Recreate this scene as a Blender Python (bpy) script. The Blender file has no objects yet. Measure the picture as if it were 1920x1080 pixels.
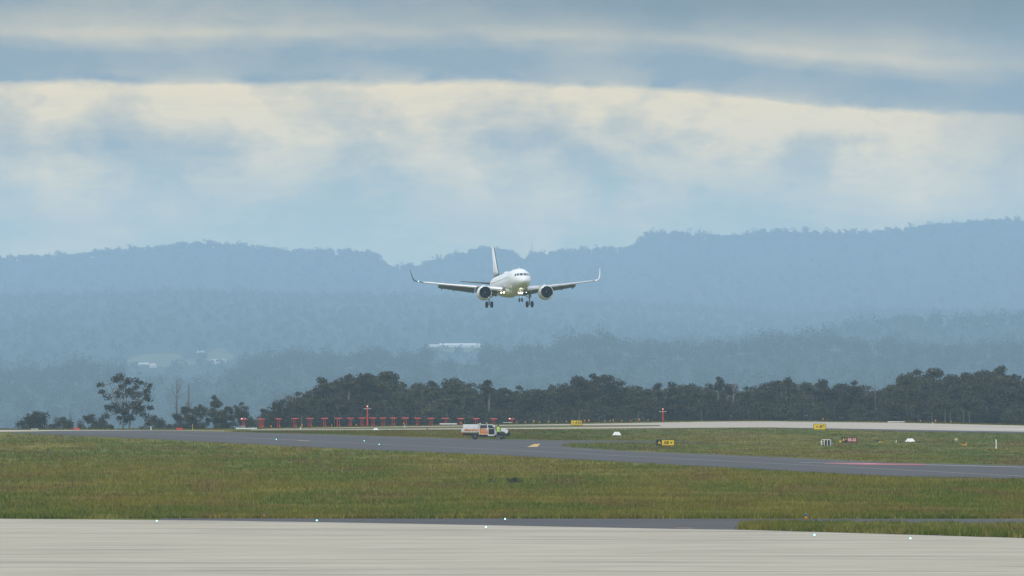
import bpy, bmesh, math, random
import numpy as np
from mathutils import Vector, Matrix

# ---------------------------------------------------------------- camera, sky, sun, exposure
F = 13333.0            # focal length in photo pixels (250 mm on a 36 mm sensor)
HC = 8.5               # camera height above the apron
HORIZON = 690.0        # photo row of the true horizon
sc = bpy.context.scene
col = sc.collection
R = math.radians

cam_data = bpy.data.cameras.new('camera')
cam_data.lens = F / 1920 * 36
cam_data.sensor_width = 36
cam_data.shift_y = (HORIZON - 540) / 1920
cam_data.clip_start = 1.0
cam_data.clip_end = 60000
cam = bpy.data.objects.new('camera', cam_data)
cam.location = (0, 0, HC)
cam.rotation_euler = (R(90), 0, 0)
col.objects.link(cam)
sc.camera = cam

SUN_EL, SUN_AZ = R(52), R(-140)     # behind the camera, to the left
world = bpy.data.worlds.new('World')
sc.world = world
world.use_nodes = True


class NT:
    """small helper to write node graphs as expressions"""
    def __init__(self, tree):
        self.t = tree; self.n = tree.nodes; self.l = tree.links

    def node(self, kind, **kw):
        nd = self.n.new(kind)
        for k, v in kw.items():
            setattr(nd, k, v)
        return nd

    def put(self, sock, v):
        if isinstance(v, bpy.types.NodeSocket):
            self.l.new(v, sock)
        else:
            sock.default_value = v

    def math(self, op, a, b=0.0, c=0.0, clamp=False):
        nd = self.node('ShaderNodeMath', operation=op, use_clamp=clamp)
        self.put(nd.inputs[0], a); self.put(nd.inputs[1], b); self.put(nd.inputs[2], c)
        return nd.outputs[0]

    def maprange(self, v, a, b, c=0.0, d=1.0, kind='SMOOTHSTEP'):
        nd = self.node('ShaderNodeMapRange', interpolation_type=kind)
        for i, x in enumerate((v, a, b, c, d)):
            self.put(nd.inputs[i], x)
        return nd.outputs[0]

    def xyz(self, x, y, z):
        nd = self.node('ShaderNodeCombineXYZ')
        for i, v in enumerate((x, y, z)):
            self.put(nd.inputs[i], v)
        return nd.outputs[0]

    def sep(self, v):
        nd = self.node('ShaderNodeSeparateXYZ'); self.l.new(v, nd.inputs[0])
        return nd.outputs

    def noise(self, vec, scale, detail=4.0, rough=0.55, dist=0.0):
        nd = self.node('ShaderNodeTexNoise')
        if vec is not None: self.l.new(vec, nd.inputs['Vector'])
        nd.inputs['Scale'].default_value = scale
        nd.inputs['Detail'].default_value = detail
        nd.inputs['Roughness'].default_value = rough
        nd.inputs['Distortion'].default_value = dist
        return nd.outputs[0]

    def mix(self, f, a, b):
        nd = self.node('ShaderNodeMix', data_type='RGBA')
        self.put(nd.inputs[0], f)
        for i, v in ((6, a), (7, b)):
            if isinstance(v, bpy.types.NodeSocket): self.l.new(v, nd.inputs[i])
            else: nd.inputs[i].default_value = (v[0], v[1], v[2], 1)
        return nd.outputs[2]

    def ramp(self, v, pts, interp='EASE'):
        nd = self.node('ShaderNodeValToRGB')
        cr = nd.color_ramp; cr.interpolation = interp
        while len(cr.elements) > 1: cr.elements.remove(cr.elements[0])
        cr.elements[0].position = pts[0][0]
        cr.elements[0].color = (pts[0][1],) * 3 + (1,)
        for p, q in pts[1:]:
            e = cr.elements.new(p); e.color = (q, q, q, 1)
        self.l.new(v, nd.inputs[0])
        return nd.outputs[0]


def build_world():
    g = NT(world.node_tree); g.n.clear()
    out = g.node('ShaderNodeOutputWorld')
    tc = g.node('ShaderNodeTexCoord')
    x, y, z = g.sep(tc.outputs['Generated'])
    k = F / 1000.0
    u = g.math('MULTIPLY', g.math('ARCTAN2', x, y), k)       # azimuth, about 17.45/k degrees per unit
    v = g.math('MULTIPLY', g.math('ARCSINE', z), k)          # elevation in the same unit
    # cloud deck seen edge-on near the horizon: long flat bands with billowy detail
    wv = g.xyz(u, g.math('MULTIPLY', v, 2.2), 0.0)
    n_big = g.noise(wv, 2.3, 5.0, 0.55)
    n_fine = g.noise(wv, 7.0, 6.0, 0.6, 0.3)
    n_puff = g.noise(g.xyz(u, g.math('MULTIPLY', v, 1.3), 3.7), 5.0, 6.0, 0.55, 0.2)
    edge = g.math('SUBTRACT', 0.531, g.maprange(u, 0.0, 0.95, 0.0, 0.062))
    w = g.math('SUBTRACT', v, edge)
    w = g.math('ADD', w, g.math('MULTIPLY', g.math('SUBTRACT', n_big, 0.5), 0.035))
    w = g.math('ADD', w, g.math('MULTIPLY', g.math('SUBTRACT', n_fine, 0.5), 0.022))
    t = g.maprange(w, -0.55, 0.25, 0.0, 1.0, 'LINEAR')
    P = lambda q: (q + 0.55) / 0.8
    band = g.ramp(t, [(P(-.55), .5), (P(-.47), .46), (P(-.38), .16), (P(-.29), .12), (P(-.21), .24), (P(-.13), .52), (P(-.06), .84),
                      (P(-.006), .92), (P(.012), .10), (P(.055), .02), (P(.078), .20), (P(.098), .42), (P(.122), .26), (P(.16), .10), (P(.25), .2)])
    lump = g.maprange(n_puff, 0.34, 0.66, -0.36, 0.34)
    lump2 = g.math('MULTIPLY', g.maprange(n_big, 0.35, 0.65, -0.22, 0.22), g.math('ADD', g.math('MULTIPLY', g.maprange(w, 0.002, 0.03, 1.0, 0.0), 0.4), 0.6))
    keep = g.maprange(w, 0.002, 0.03, 1.0, 0.0)                     # billows sit under the sharp top edge
    lump = g.math('MULTIPLY', lump, g.math('ADD', g.math('MULTIPLY', keep, 0.75), 0.12))
    f_low = g.math('ADD', g.math('ADD', band, lump), lump2, clamp=True)
    n_wisp = g.noise(g.xyz(u, g.math('MULTIPLY', v, 3.0), 9.1), 13.0, 7.0, 0.62, 0.5)
    f_low = g.math('ADD', f_low, g.math('MULTIPLY', g.maprange(n_wisp, 0.35, 0.65, -0.09, 0.09), g.math('ADD', g.math('MULTIPLY', keep, 0.7), 0.3)), clamp=True)
    rightfade = g.math('SUBTRACT', 1.0, g.math('MULTIPLY', g.maprange(u, 0.72, 1.0), 0.6))
    f_low = g.math('MULTIPLY', f_low, rightfade)
    # a low grey cumulus head in front of the bright band
    du = g.math('DIVIDE', g.math('SUBTRACT', u, g.math('ADD', 0.44, g.math('MULTIPLY', v, 0.30))), 0.10)
    dv = g.math('DIVIDE', g.math('SUBTRACT', v, 0.385), 0.075)
    rr = g.math('SQRT', g.math('ADD', g.math('MULTIPLY', du, du), g.math('MULTIPLY', dv, dv)))
    rr = g.math('ADD', rr, g.math('MULTIPLY', g.math('SUBTRACT', n_puff, 0.5), 3.2))
    head = g.maprange(rr, 1.15, 0.55)
    f_low = g.math('MULTIPLY', f_low, g.math('SUBTRACT', 1.0, g.math('MULTIPLY', head, 0.6)))
    blue = g.mix(g.maprange(v, 0.15, 0.50), BLUE_LOW, BLUE_HIGH)
    cream = g.mix(g.maprange(v, 0.15, 0.52), CREAM_LOW, CREAM)
    c_low = g.mix(f_low, blue, cream)
    dark = g.math('MULTIPLY', g.maprange(v, 0.585, 0.70), g.math('ADD', 0.25, g.math('MULTIPLY', g.maprange(u, -0.5, 0.5), 0.75)))
    c_low = g.mix(g.math('MULTIPLY', dark, 0.85), c_low, DARK)
    # the same deck overhead: projected on a flat layer
    zz = g.math('MAXIMUM', z, 0.03)
    pl = g.xyz(g.math('DIVIDE', x, zz), g.math('DIVIDE', y, zz), 0.0)
    n_up = g.noise(pl, 0.9, 6.0, 0.55, 0.4)
    c_up = g.mix(g.maprange(n_up, 0.35, 0.65), UP_A, UP_B)
    cloud = g.mix(g.maprange(v, 0.75, 2.2), c_low, c_up)
    sky = g.node('ShaderNodeTexSky', sky_type='NISHITA', sun_disc=False, sun_elevation=SUN_EL, sun_rotation=SUN_AZ)
    bs = g.node('ShaderNodeBackground'); bs.inputs[1].default_value = 0.08
    g.l.new(sky.outputs[0], bs.inputs[0])
    bc = g.node('ShaderNodeBackground'); g.l.new(cloud, bc.inputs[0]); bc.inputs[1].default_value = 1.0
    mx = g.node('ShaderNodeMixShader'); mx.inputs[0].default_value = 0.9
    g.l.new(bs.outputs[0], mx.inputs[1]); g.l.new(bc.outputs[0], mx.inputs[2])
    g.l.new(mx.outputs[0], out.inputs[0])


BLUE_LOW = (1.45, 1.50, 1.00)
BLUE_HIGH = (0.24, 0.26, 0.27)
CREAM_LOW = (2.6, 2.0, 1.1)
CREAM = (1.72, 1.20, 0.48)
DARK = (0.06, 0.05, 0.04)
UP_A = (0.76, 0.92, 1.14)
UP_B = (1.16, 1.24, 1.34)
build_world()

sun_data = bpy.data.lights.new('sun', 'SUN')
sun_data.energy = 1.45
sun_data.angle = R(14)
sun_data.color = (1.0, 0.92, 0.80)
sun = bpy.data.objects.new('sun', sun_data)
sd = Vector((math.sin(SUN_AZ) * math.cos(SUN_EL), math.cos(SUN_AZ) * math.cos(SUN_EL), math.sin(SUN_EL)))
sun.rotation_euler = (-sd).to_track_quat('-Z', 'Y').to_euler()
sun.location = sd * 500
col.objects.link(sun)

sc.render.engine = 'CYCLES'
sc.view_settings.view_transform = 'Standard'
sc.view_settings.look = 'None'
sc.view_settings.exposure = 0.0
sc.view_settings.gamma = 1.0
sc.cycles.use_denoising = True
sc.cycles.volume_bounces = 1
sc.cycles.max_bounces = 4
HAZE_DENSITY = 0.0001
HAZE_COLOR = (0.54, 0.785, 1.0)

rng = random.Random(7)
nrng = np.random.default_rng(11)


# ---------------------------------------------------------------- helpers
def at(px, py):
    """point of the flat airfield seen at a photo pixel"""
    d = F * HC / (py - HORIZON)
    return ((px - 960) / F * d, d)


def on(px, d):
    return (px - 960) / F * d


def up(py, d):
    return HC + (HORIZON - py) * d / F


class MB:
    def __init__(self): self.v = []; self.f = []

    def add(self, vs, fs):
        o = len(self.v); self.v += [tuple(p) for p in vs]; self.f += [tuple(i + o for i in q) for q in fs]
        return self

    def box(self, c, s, bev=0.0, rot=None):
        x, y, z = s[0] / 2, s[1] / 2, s[2] / 2
        if bev <= 0:
            vs = [(a * x, b * y, e * z) for a in (-1, 1) for b in (-1, 1) for e in (-1, 1)]
            fs = [(0, 1, 3, 2), (4, 6, 7, 5), (0, 4, 5, 1), (2, 3, 7, 6), (0, 2, 6, 4), (1, 5, 7, 3)]
        else:
            bm = bmesh.new(); bmesh.ops.create_cube(bm, size=1)
            for q in bm.verts: q.co = Vector((q.co.x * s[0], q.co.y * s[1], q.co.z * s[2]))
            bmesh.ops.bevel(bm, geom=list(bm.edges), offset=min(bev, min(s) * .45), segments=2, affect='EDGES')
            bm.verts.index_update()
            vs = [tuple(q.co) for q in bm.verts]; fs = [tuple(q.index for q in p.verts) for p in bm.faces]; bm.free()
        m = rot if rot is not None else Matrix.Identity(3)
        return self.add([tuple(Vector(c) + m @ Vector(p)) for p in vs], fs)

    def tube(self, pts, rad, seg=8, cap=True):
        pts = [Vector(p) for p in pts]
        if not hasattr(rad, '__len__'): rad = [rad] * len(pts)
        vs = []; n = len(pts)
        for i, p in enumerate(pts):
            d = (pts[min(i + 1, n - 1)] - pts[max(i - 1, 0)])
            d = d.normalized() if d.length > 1e-9 else Vector((0, 0, 1))
            a = d.cross(Vector((0.13, 0.97, 0.21)) if abs(d.y) < .9 else Vector((1, 0, .1))).normalized(); b = d.cross(a)
            for k in range(seg):
                q = 2 * math.pi * k / seg
                vs.append(p + (a * math.cos(q) + b * math.sin(q)) * rad[i])
        fs = [(i * seg + k, i * seg + (k + 1) % seg, (i + 1) * seg + (k + 1) % seg, (i + 1) * seg + k) for i in range(n - 1) for k in range(seg)]
        if cap: fs += [tuple(range(seg))[::-1], tuple((n - 1) * seg + k for k in range(seg))]
        return self.add(vs, fs)

    def loft(self, rings, cap=True):
        n = len(rings[0]); vs = [p for r in rings for p in r]
        fs = [(i * n + k, i * n + (k + 1) % n, (i + 1) * n + (k + 1) % n, (i + 1) * n + k) for i in range(len(rings) - 1) for k in range(n)]
        if cap: fs += [tuple(range(n))[::-1], tuple((len(rings) - 1) * n + k for k in range(n))]
        return self.add(vs, fs)

    def lathe_y(self, prof, c=(0, 0, 0), seg=24):
        """profile of (y, r) turned about the Y axis"""
        rings = [[(c[0] + r * math.cos(2 * math.pi * k / seg), c[1] + y, c[2] + r * math.sin(2 * math.pi * k / seg)) for k in range(seg)] for y, r in prof]
        return self.loft(rings, cap=False)

    def lathe_z(self, prof, c=(0, 0, 0), seg=16):
        rings = [[(c[0] + r * math.cos(2 * math.pi * k / seg), c[1] + r * math.sin(2 * math.pi * k / seg), c[2] + z) for k in range(seg)] for z, r in prof]
        return self.loft(rings, cap=True)

    def build(self, name, mat, parent=None, smooth=False):
        me = bpy.data.meshes.new(name)
        me.from_pydata(self.v, [], self.f)
        if smooth:
            for p in me.polygons: p.use_smooth = True
        me.materials.append(mat)
        bm = bmesh.new(); bm.from_mesh(me); bmesh.ops.recalc_face_normals(bm, faces=bm.faces); bm.to_mesh(me); bm.free()
        o = bpy.data.objects.new(name, me); col.objects.link(o)
        if parent is not None: o.parent = parent
        return o


def fast_mesh(name, verts, polys_n, mat, parent=None, attr=None):
    """verts (n*k,3) numpy, every polygon k consecutive verts"""
    me = bpy.data.meshes.new(name)
    nv = len(verts); npoly = nv // polys_n
    me.vertices.add(nv); me.vertices.foreach_set('co', np.ascontiguousarray(verts, dtype=np.float32).ravel())
    me.loops.add(nv); me.loops.foreach_set('vertex_index', np.arange(nv, dtype=np.int32))
    me.polygons.add(npoly); me.polygons.foreach_set('loop_start', np.arange(0, nv, polys_n, dtype=np.int32))
    me.update(calc_edges=True); me.validate()
    me.materials.append(mat)
    o = bpy.data.objects.new(name, me); col.objects.link(o)
    if parent is not None: o.parent = parent
    return o


def tag(o, label=None, cat=None, group=None, kind=None):
    if label: o['label'] = label
    if cat: o['category'] = cat
    if group: o['group'] = group
    if kind: o['kind'] = kind
    return o


def empty(name, loc, rz=0.0):
    o = bpy.data.objects.new(name, None); o.location = loc; o.rotation_euler = (0, 0, rz)
    o.empty_display_size = 0.5; col.objects.link(o); return o


def copy_tree(o, parent=None):
    c = o.copy(); col.objects.link(c); c.parent = parent
    for ch in list(o.children): copy_tree(ch, c)
    return c


def interp(pts, x):
    return float(np.interp(x, [p[0] for p in pts], [p[1] for p in pts]))


# ---------------------------------------------------------------- materials
def mat(name, color, rough=0.6, metal=0.0, var=0.12, scale=3.0, emit=None, estr=0.0, coat=0.0, bump=0.0, spec=0.5):
    m = bpy.data.materials.new(name); m.use_nodes = True
    g = NT(m.node_tree); b = g.n['Principled BSDF']
    tc = g.node('ShaderNodeTexCoord')
    n = g.noise(tc.outputs['Object'], scale, 5.0, 0.6)
    c0 = tuple(max(0, q * (1 - var)) for q in color); c1 = tuple(min(1, q * (1 + var)) for q in color)
    g.l.new(g.mix(g.maprange(n, .3, .7), c0, c1), b.inputs['Base Color'])
    b.inputs['Roughness'].default_value = rough; b.inputs['Metallic'].default_value = metal
    b.inputs['Coat Weight'].default_value = coat
    b.inputs['Specular IOR Level'].default_value = spec
    if emit is not None:
        b.inputs['Emission Color'].default_value = (*emit, 1); b.inputs['Emission Strength'].default_value = estr
        m.cycles.emission_sampling = 'NONE'
    if bump:
        bp = g.node('ShaderNodeBump'); bp.inputs['Strength'].default_value = bump; bp.inputs['Distance'].default_value = .02
        g.l.new(n, bp.inputs['Height']); g.l.new(bp.outputs[0], b.inputs['Normal'])
    return m


def grass_mat(name, bright=1.0, blades=False):
    m = bpy.data.materials.new(name); m.use_nodes = True
    g = NT(m.node_tree); b = g.n['Principled BSDF']
    geo = g.node('ShaderNodeNewGeometry')
    x, y, z = g.sep(geo.outputs['Position'])
    p1 = g.xyz(x, g.math('MULTIPLY', y, 0.16), 0.0)
    big = g.noise(p1, 0.055, 5.0, 0.6, 0.4)
    mid = g.noise(p1, 0.16, 5.0, 0.62, 0.3)
    fine = g.noise(g.xyz(x, g.math('MULTIPLY', y, 0.4), 0.0), 0.9, 4.0, 0.65)
    olive = (0.160 * bright, 0.148 * bright, 0.016 * bright)
    green = (0.088 * bright, 0.122 * bright, 0.010 * bright)
    brown = (0.150 * bright, 0.094 * bright, 0.032 * bright)
    straw = (0.34 * bright, 0.28 * bright, 0.085 * bright)
    streak = g.noise(g.xyz(g.math('MULTIPLY', x, 0.22), g.math('MULTIPLY', y, 0.55), 4.0), 0.22, 5.0, 0.65, 0.2)
    c = g.mix(g.maprange(big, .41, .58), olive, green)
    c = g.mix(g.math('MULTIPLY', g.maprange(mid, .49, .63), .7), c, brown)
    c = g.mix(g.math('MULTIPLY', g.maprange(fine, .54, .72), .45), c, straw)
    c = g.mix(g.math('MULTIPLY', g.maprange(streak, .52, .66), .55), c, straw)
    c = g.mix(g.math('MULTIPLY', g.maprange(streak, .46, .34), .55), c, (0.07 * bright, 0.075 * bright, 0.016 * bright))
    if blades:
        rnd = geo.outputs['Random Per Island']
        c = g.mix(g.math('MULTIPLY', g.maprange(rnd, .55, 1.0, kind='LINEAR'), .5), c, straw)
        c = g.mix(g.math('MULTIPLY', g.maprange(rnd, .35, 0.0, kind='LINEAR'), .55), c, (0.05 * bright, 0.085 * bright, 0.022 * bright))
    g.l.new(c, b.inputs['Base Color'])
    b.inputs['Roughness'].default_value = 0.9
    b.inputs['Specular IOR Level'].default_value = 0.1
    return m


def paving_mat(name, lo, hi, stain, sx=0.35, rough=0.8, joints=0.0):
    m = bpy.data.materials.new(name); m.use_nodes = True
    g = NT(m.node_tree); b = g.n['Principled BSDF']
    geo = g.node('ShaderNodeNewGeometry')
    x, y, z = g.sep(geo.outputs['Position'])
    p = g.xyz(g.math('MULTIPLY', x, 0.35), y, 0.0)
    a = g.noise(p, sx, 6.0, 0.62, 0.2)
    s = g.noise(g.xyz(g.math('MULTIPLY', x, 0.14), g.math('MULTIPLY', y, 1.0), 2.0), sx * .55, 5.0, 0.7)
    fine = g.noise(g.xyz(x, y, 5.0), 3.0, 3.0, 0.7)
    c = g.mix(g.maprange(a, .32, .68), lo, hi)
    c = g.mix(g.math('MULTIPLY', g.maprange(s, .55, .68), .8), c, stain)
    c = g.mix(g.math('MULTIPLY', g.maprange(s, .44, .34), .5), c, tuple(min(1, q * 1.12) for q in hi))
    c = g.mix(g.math('MULTIPLY', g.maprange(fine, .5, .7), .14), c, stain)
    thin = g.noise(g.xyz(g.math('MULTIPLY', x, 0.035), g.math('MULTIPLY', y, 0.55), 7.0), 1.0, 3.0, 0.5)
    c = g.mix(g.math('MULTIPLY', g.maprange(thin, .585, .64), .75), c, stain)
    if joints:
        for ax, step in ((y, joints), (x, joints)):
            fr = g.math('FRACT', g.math('DIVIDE', ax, step))
            j = g.math('LESS_THAN', fr, 0.035)
            c = g.mix(g.math('MULTIPLY', j, .22), c, stain)
    g.l.new(c, b.inputs['Base Color'])
    b.inputs['Roughness'].default_value = rough
    b.inputs['Specular IOR Level'].default_value = 0.3
    return m


def leaf_mat(name, c0, c1, c2):
    m = bpy.data.materials.new(name); m.use_nodes = True
    g = NT(m.node_tree); b = g.n['Principled BSDF']
    geo = g.node('ShaderNodeNewGeometry'); oi = g.node('ShaderNodeObjectInfo')
    tc = g.node('ShaderNodeTexCoord')
    n = g.noise(tc.outputs['Object'], 0.55, 3.0, 0.6)
    c = g.mix(geo.outputs['Random Per Island'], c0, c1)
    c = g.mix(g.math('MULTIPLY', g.maprange(n, .45, .68), .7), c, c2)
    h = g.node('ShaderNodeHueSaturation')
    g.put(h.inputs['Value'], g.math('ADD', 0.75, g.math('MULTIPLY', oi.outputs['Random'], 0.5)))
    g.put(h.inputs['Hue'], g.math('ADD', 0.475, g.math('MULTIPLY', oi.outputs['Random'], 0.045)))
    g.l.new(c, h.inputs['Color'])
    g.l.new(h.outputs[0], b.inputs['Base Color'])
    b.inputs['Roughness'].default_value = 0.75
    b.inputs['Specular IOR Level'].default_value = 0.2
    return m


M = {
    'ground': grass_mat('ground_grass', 0.80),
    'short': grass_mat('short_grass_blades', 0.88, True),
    'blades': grass_mat('grass_blades', 1.15, True),
    'concrete': paving_mat('pale_concrete', (0.355, 0.312, 0.234), (0.440, 0.388, 0.298), (0.215, 0.192, 0.15)),
    'runway': paving_mat('runway_concrete', (0.36, 0.305, 0.24), (0.43, 0.37, 0.295), (0.26, 0.225, 0.185), sx=.1),
    'asphalt': paving_mat('grey_asphalt', (0.050, 0.046, 0.046), (0.072, 0.066, 0.066), (0.040, 0.037, 0.037)),
    'paint_yellow': mat('road_paint_yellow', (0.62, 0.40, 0.10), .7, var=.2),
    'paint_pale': mat('road_paint_pale', (0.42, 0.38, 0.28), .7, var=.25),
    'paint_white': mat('road_paint_white', (0.75, 0.74, 0.70), .7, var=.1),
    'paint_red': mat('road_paint_red', (0.50, 0.10, 0.11), .7, var=.2),
    'leaf': leaf_mat('eucalypt_leaves', (0.024, 0.026, 0.010), (0.056, 0.056, 0.020), (0.115, 0.092, 0.042)),
    'leaf_far': leaf_mat('far_leaves', (0.016, 0.026, 0.020), (0.024, 0.036, 0.026), (0.034, 0.044, 0.030)),
    'bark': mat('pale_bark', (0.15, 0.135, 0.115), .85, var=.35, scale=1.2),
    'bark_dead': mat('dead_bark', (0.16, 0.145, 0.135), .85, var=.3, scale=1.2),
    'hill': mat('wooded_hill', (0.020, 0.032, 0.026), .95, var=.35, scale=.02, spec=.05),
    'field': mat('pale_field', (0.11, 0.12, 0.06), .95, var=.25, scale=.02, spec=.05),
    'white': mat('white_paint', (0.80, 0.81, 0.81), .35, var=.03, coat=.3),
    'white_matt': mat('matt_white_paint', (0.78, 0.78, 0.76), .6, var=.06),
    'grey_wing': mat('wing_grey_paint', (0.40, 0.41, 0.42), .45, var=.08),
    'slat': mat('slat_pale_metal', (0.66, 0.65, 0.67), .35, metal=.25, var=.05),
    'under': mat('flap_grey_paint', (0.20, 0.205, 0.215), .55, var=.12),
    'lip': mat('polished_lip', (0.72, 0.73, 0.74), .22, metal=.9, var=.03),
    'dark': mat('dark_rubber', (0.022, 0.022, 0.025), .7, var=.2),
    'fan': mat('fan_blade_metal', (0.012, 0.012, 0.020), .5, metal=.2, var=.1),
    'steel': mat('gear_steel', (0.30, 0.31, 0.32), .4, metal=.5, var=.1),
    'glass': mat('dark_glass', (0.035, 0.05, 0.065), .08, var=.1, spec=.8),
    'cabin': mat('shaded_cabin_window', (0.50, 0.52, 0.54), .2, var=.05),
    'green': mat('dark_green_paint', (0.018, 0.05, 0.042), .4, var=.1, coat=.3),
    'black': mat('black_plastic', (0.02, 0.02, 0.023), .5, var=.15),
    'orange': mat('orange_film', (0.70, 0.24, 0.02), .4, var=.08),
    'hivis': mat('hi_vis_cloth', (0.50, 0.80, 0.06), .8, var=.08),
    'navy': mat('navy_cloth', (0.02, 0.024, 0.038), .9, var=.15),
    'skin': mat('skin', (0.40, 0.23, 0.16), .6, var=.05),
    'hair': mat('dark_hair', (0.02, 0.015, 0.012), .7, var=.2),
    'reflect': mat('reflective_tape', (0.65, 0.66, 0.66), .4, var=.05),
    'red': mat('signal_red_paint', (0.70, 0.05, 0.03), .5, var=.12),
    'sign_yellow': mat('sign_yellow', (0.86, 0.60, 0.015), .5, var=.04),
    'sign_black': mat('sign_black', (0.018, 0.02, 0.03), .5, var=.1),
    'sign_red': mat('sign_red', (0.42, 0.03, 0.05), .5, var=.06),
    'orange_light': mat('orange_plastic', (0.72, 0.30, 0.02), .5, var=.1),
    'brown': mat('weathered_wood', (0.24, 0.16, 0.08), .85, var=.25),
    'blue': mat('blue_plastic', (0.02, 0.08, 0.30), .4, var=.1),
    'roof': mat('pale_metal_roof', (0.70, 0.68, 0.64), .6, var=.06, scale=.3),
    'roof_warm': mat('warm_tile_roof', (0.62, 0.52, 0.46), .7, var=.1, scale=.3),
    'cyan_lamp': mat('lit_cyan_lens', (0.3, 0.8, 0.75), .3, var=0, emit=(0.35, 1.0, 0.92), estr=3.5),
    'lamp': mat('lit_landing_lamp', (1, .95, .8), .3, var=0, emit=(1.0, 0.93, 0.70), estr=14.0),
    'red_lamp': mat('lit_red_lamp', (1, .5, .45), .3, var=0, emit=(1.0, 0.45, 0.38), estr=4.0),
    'green_lamp': mat('lit_green_lamp', (.5, 1, .85), .3, var=0, emit=(0.45, 1.0, 0.80), estr=4.0),
}

# ---------------------------------------------------------------- ground
BOT = [(-900, 817), (50, 812.5), (233, 820), (400, 829), (640, 840.5), (940, 853), (1280, 872), (1480, 883), (1680, 893), (1920, 897.5), (2800, 915)]
CREST = [(-900, 804.0), (0, 804.6), (300, 804.6), (460, 803.2), (600, 801.0), (700, 799.0), (960, 795.0), (1100, 793.0), (1250, 790.0), (1440, 788.6), (1700, 791.4), (1920, 796.0), (2800, 812)]


def crest_d(px):
    return F * HC / (np.interp(px, [c[0] for c in CREST], [c[1] for c in CREST]) - HORIZON)


def ground_z(x, d):
    """height of the airfield: flat, with a shallow drain in the grass, falling away behind the runway into a valley"""
    x = np.asarray(x, float); d = np.asarray(d, float)
    px = 960 + x / np.maximum(d, 1) * F
    d0 = crest_d(px)
    z = -0.022 - np.clip(d - d0, 0, 1300) * 0.0125 - np.clip(d - d0 - 500, 0, 1500) * 0.035
    bump = 0.10 * np.sin(x * 0.11 + d * 0.021) * np.sin(d * 0.035 + 1.3) + 0.06 * np.sin(x * 0.31 + 2) * np.sin(d * 0.06)
    db = F * HC / (np.interp(px, [b[0] for b in BOT], [b[1] for b in BOT]) - HORIZON)
    near = np.clip((d - 412) / 40, 0, 1) * np.clip((db - 15 - d) / 60, 0, 1)
    return z + (bump - 0.12) * near


def build_ground():
    ds = np.concatenate([[-300, 0, 150, 250, 320, 360], np.arange(380, 760, 6), np.arange(760, 1320, 14), np.arange(1330, 3200, 90), [3600, 4500, 6000, 9000, 14000, 21800]])
    us = np.concatenate([[-40, -12, -4], np.linspace(-1.6, 1.6, 90), [4, 12, 40]])
    vs = []
    for d in ds:
        half = max(abs(d), 300) * 0.072
        xs = us * half
        xs = np.clip(xs, -4700, 4700)
        zs = ground_z(xs, np.full_like(xs, max(d, 1)))
        vs += [(float(a), float(d), float(b)) for a, b in zip(xs, zs)]
    n = len(us); fs = [(i * n + k, i * n + k + 1, (i + 1) * n + k + 1, (i + 1) * n + k) for i in range(len(ds) - 1) for k in range(n - 1)]
    m = MB(); m.add(vs, fs)
    o = m.build('ground', M['ground'], smooth=True)
    tag(o, 'wide grassy airfield ground running out to the wooded valley', kind='structure')


build_ground()


def strip(name, top, bot, material, z, x0, x1, n=60, label=None):
    """paved sheet between two edge lines given as photo pixels on the flat field"""
    m = MB(); vs = []
    for i in range(n + 1):
        px = x0 + (x1 - x0) * i / n
        a = at(px, interp(top, px)); b = at(px, interp(bot, px))
        vs += [(a[0], a[1], z), (b[0], b[1], z)]
    m.add(vs, [(2 * i, 2 * i + 1, 2 * i + 3, 2 * i + 2) for i in range(n)])
    o = m.build(name, material)
    o.data.flip_normals() if o.data.polygons[0].normal.z < 0 else None
    return tag(o, label, kind='structure')


def line(name, pts, w, material, z, label=None):
    """painted line of width w along photo pixels"""
    P3 = [Vector((*at(*p), 0)) for p in pts]
    m = MB(); vs = []
    for i, p in enumerate(P3):
        d = (P3[min(i + 1, len(P3) - 1)] - P3[max(i - 1, 0)]).normalized()
        s = Vector((-d.y, d.x, 0)) * w / 2
        vs += [(p.x + s.x, p.y + s.y, z), (p.x - s.x, p.y - s.y, z)]
    m.add(vs, [(2 * i, 2 * i + 1, 2 * i + 3, 2 * i + 2) for i in range(len(P3) - 1)])
    o = m.build(name, material)
    return tag(o, label, kind='structure')


EDGE_FRONT = [(-900, 964), (0, 973), (400, 976.5), (640, 980), (1280, 992.5), (1392, 993.8), (1920, 1009.5), (2800, 1037)]
GRASS_FRONT = [(-900, 971.5), (0, 972), (640, 972), (1280, 972.8), (1920, 973.5), (2800, 975)]
strip('apron_concrete', EDGE_FRONT, [(-900, 1500), (2800, 1500)], M['concrete'], 0.012, -900, 2800, 80, 'pale streaked concrete taxiway in the foreground')
strip('service_road', [(-900, 971.0), (2800, 974)], [(p[0], p[1] + 6) for p in EDGE_FRONT], M['asphalt'], 0.004, 300, 2800, 60, 'dark asphalt shoulder between concrete and tall grass')
ISL_TOP = [(1392, 992), (1400, 983.5), (1920, 987.5), (2800, 994)]
TOP_A = [(-900, 816), (30, 811.5), (130, 807.6), (280, 807.3), (450, 810.7), (640, 815.7), (860, 822.5), (1000, 825.2), (1052, 826.2)]
TOP_B = [(1045, 836.0), (1100, 841.5), (1200, 847), (1280, 850), (1480, 858), (1680, 868), (1920, 873), (2800, 890)]
strip('taxiway', TOP_A, BOT, M['asphalt'], 0.006, 20, 1052, 60, 'long dark grey asphalt taxiway curving across the grass')
strip('taxiway', TOP_B, BOT, M['asphalt'], 0.006, 1052, 2800, 50, 'dark grey asphalt taxiway running on past the red painted patch')
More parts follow.
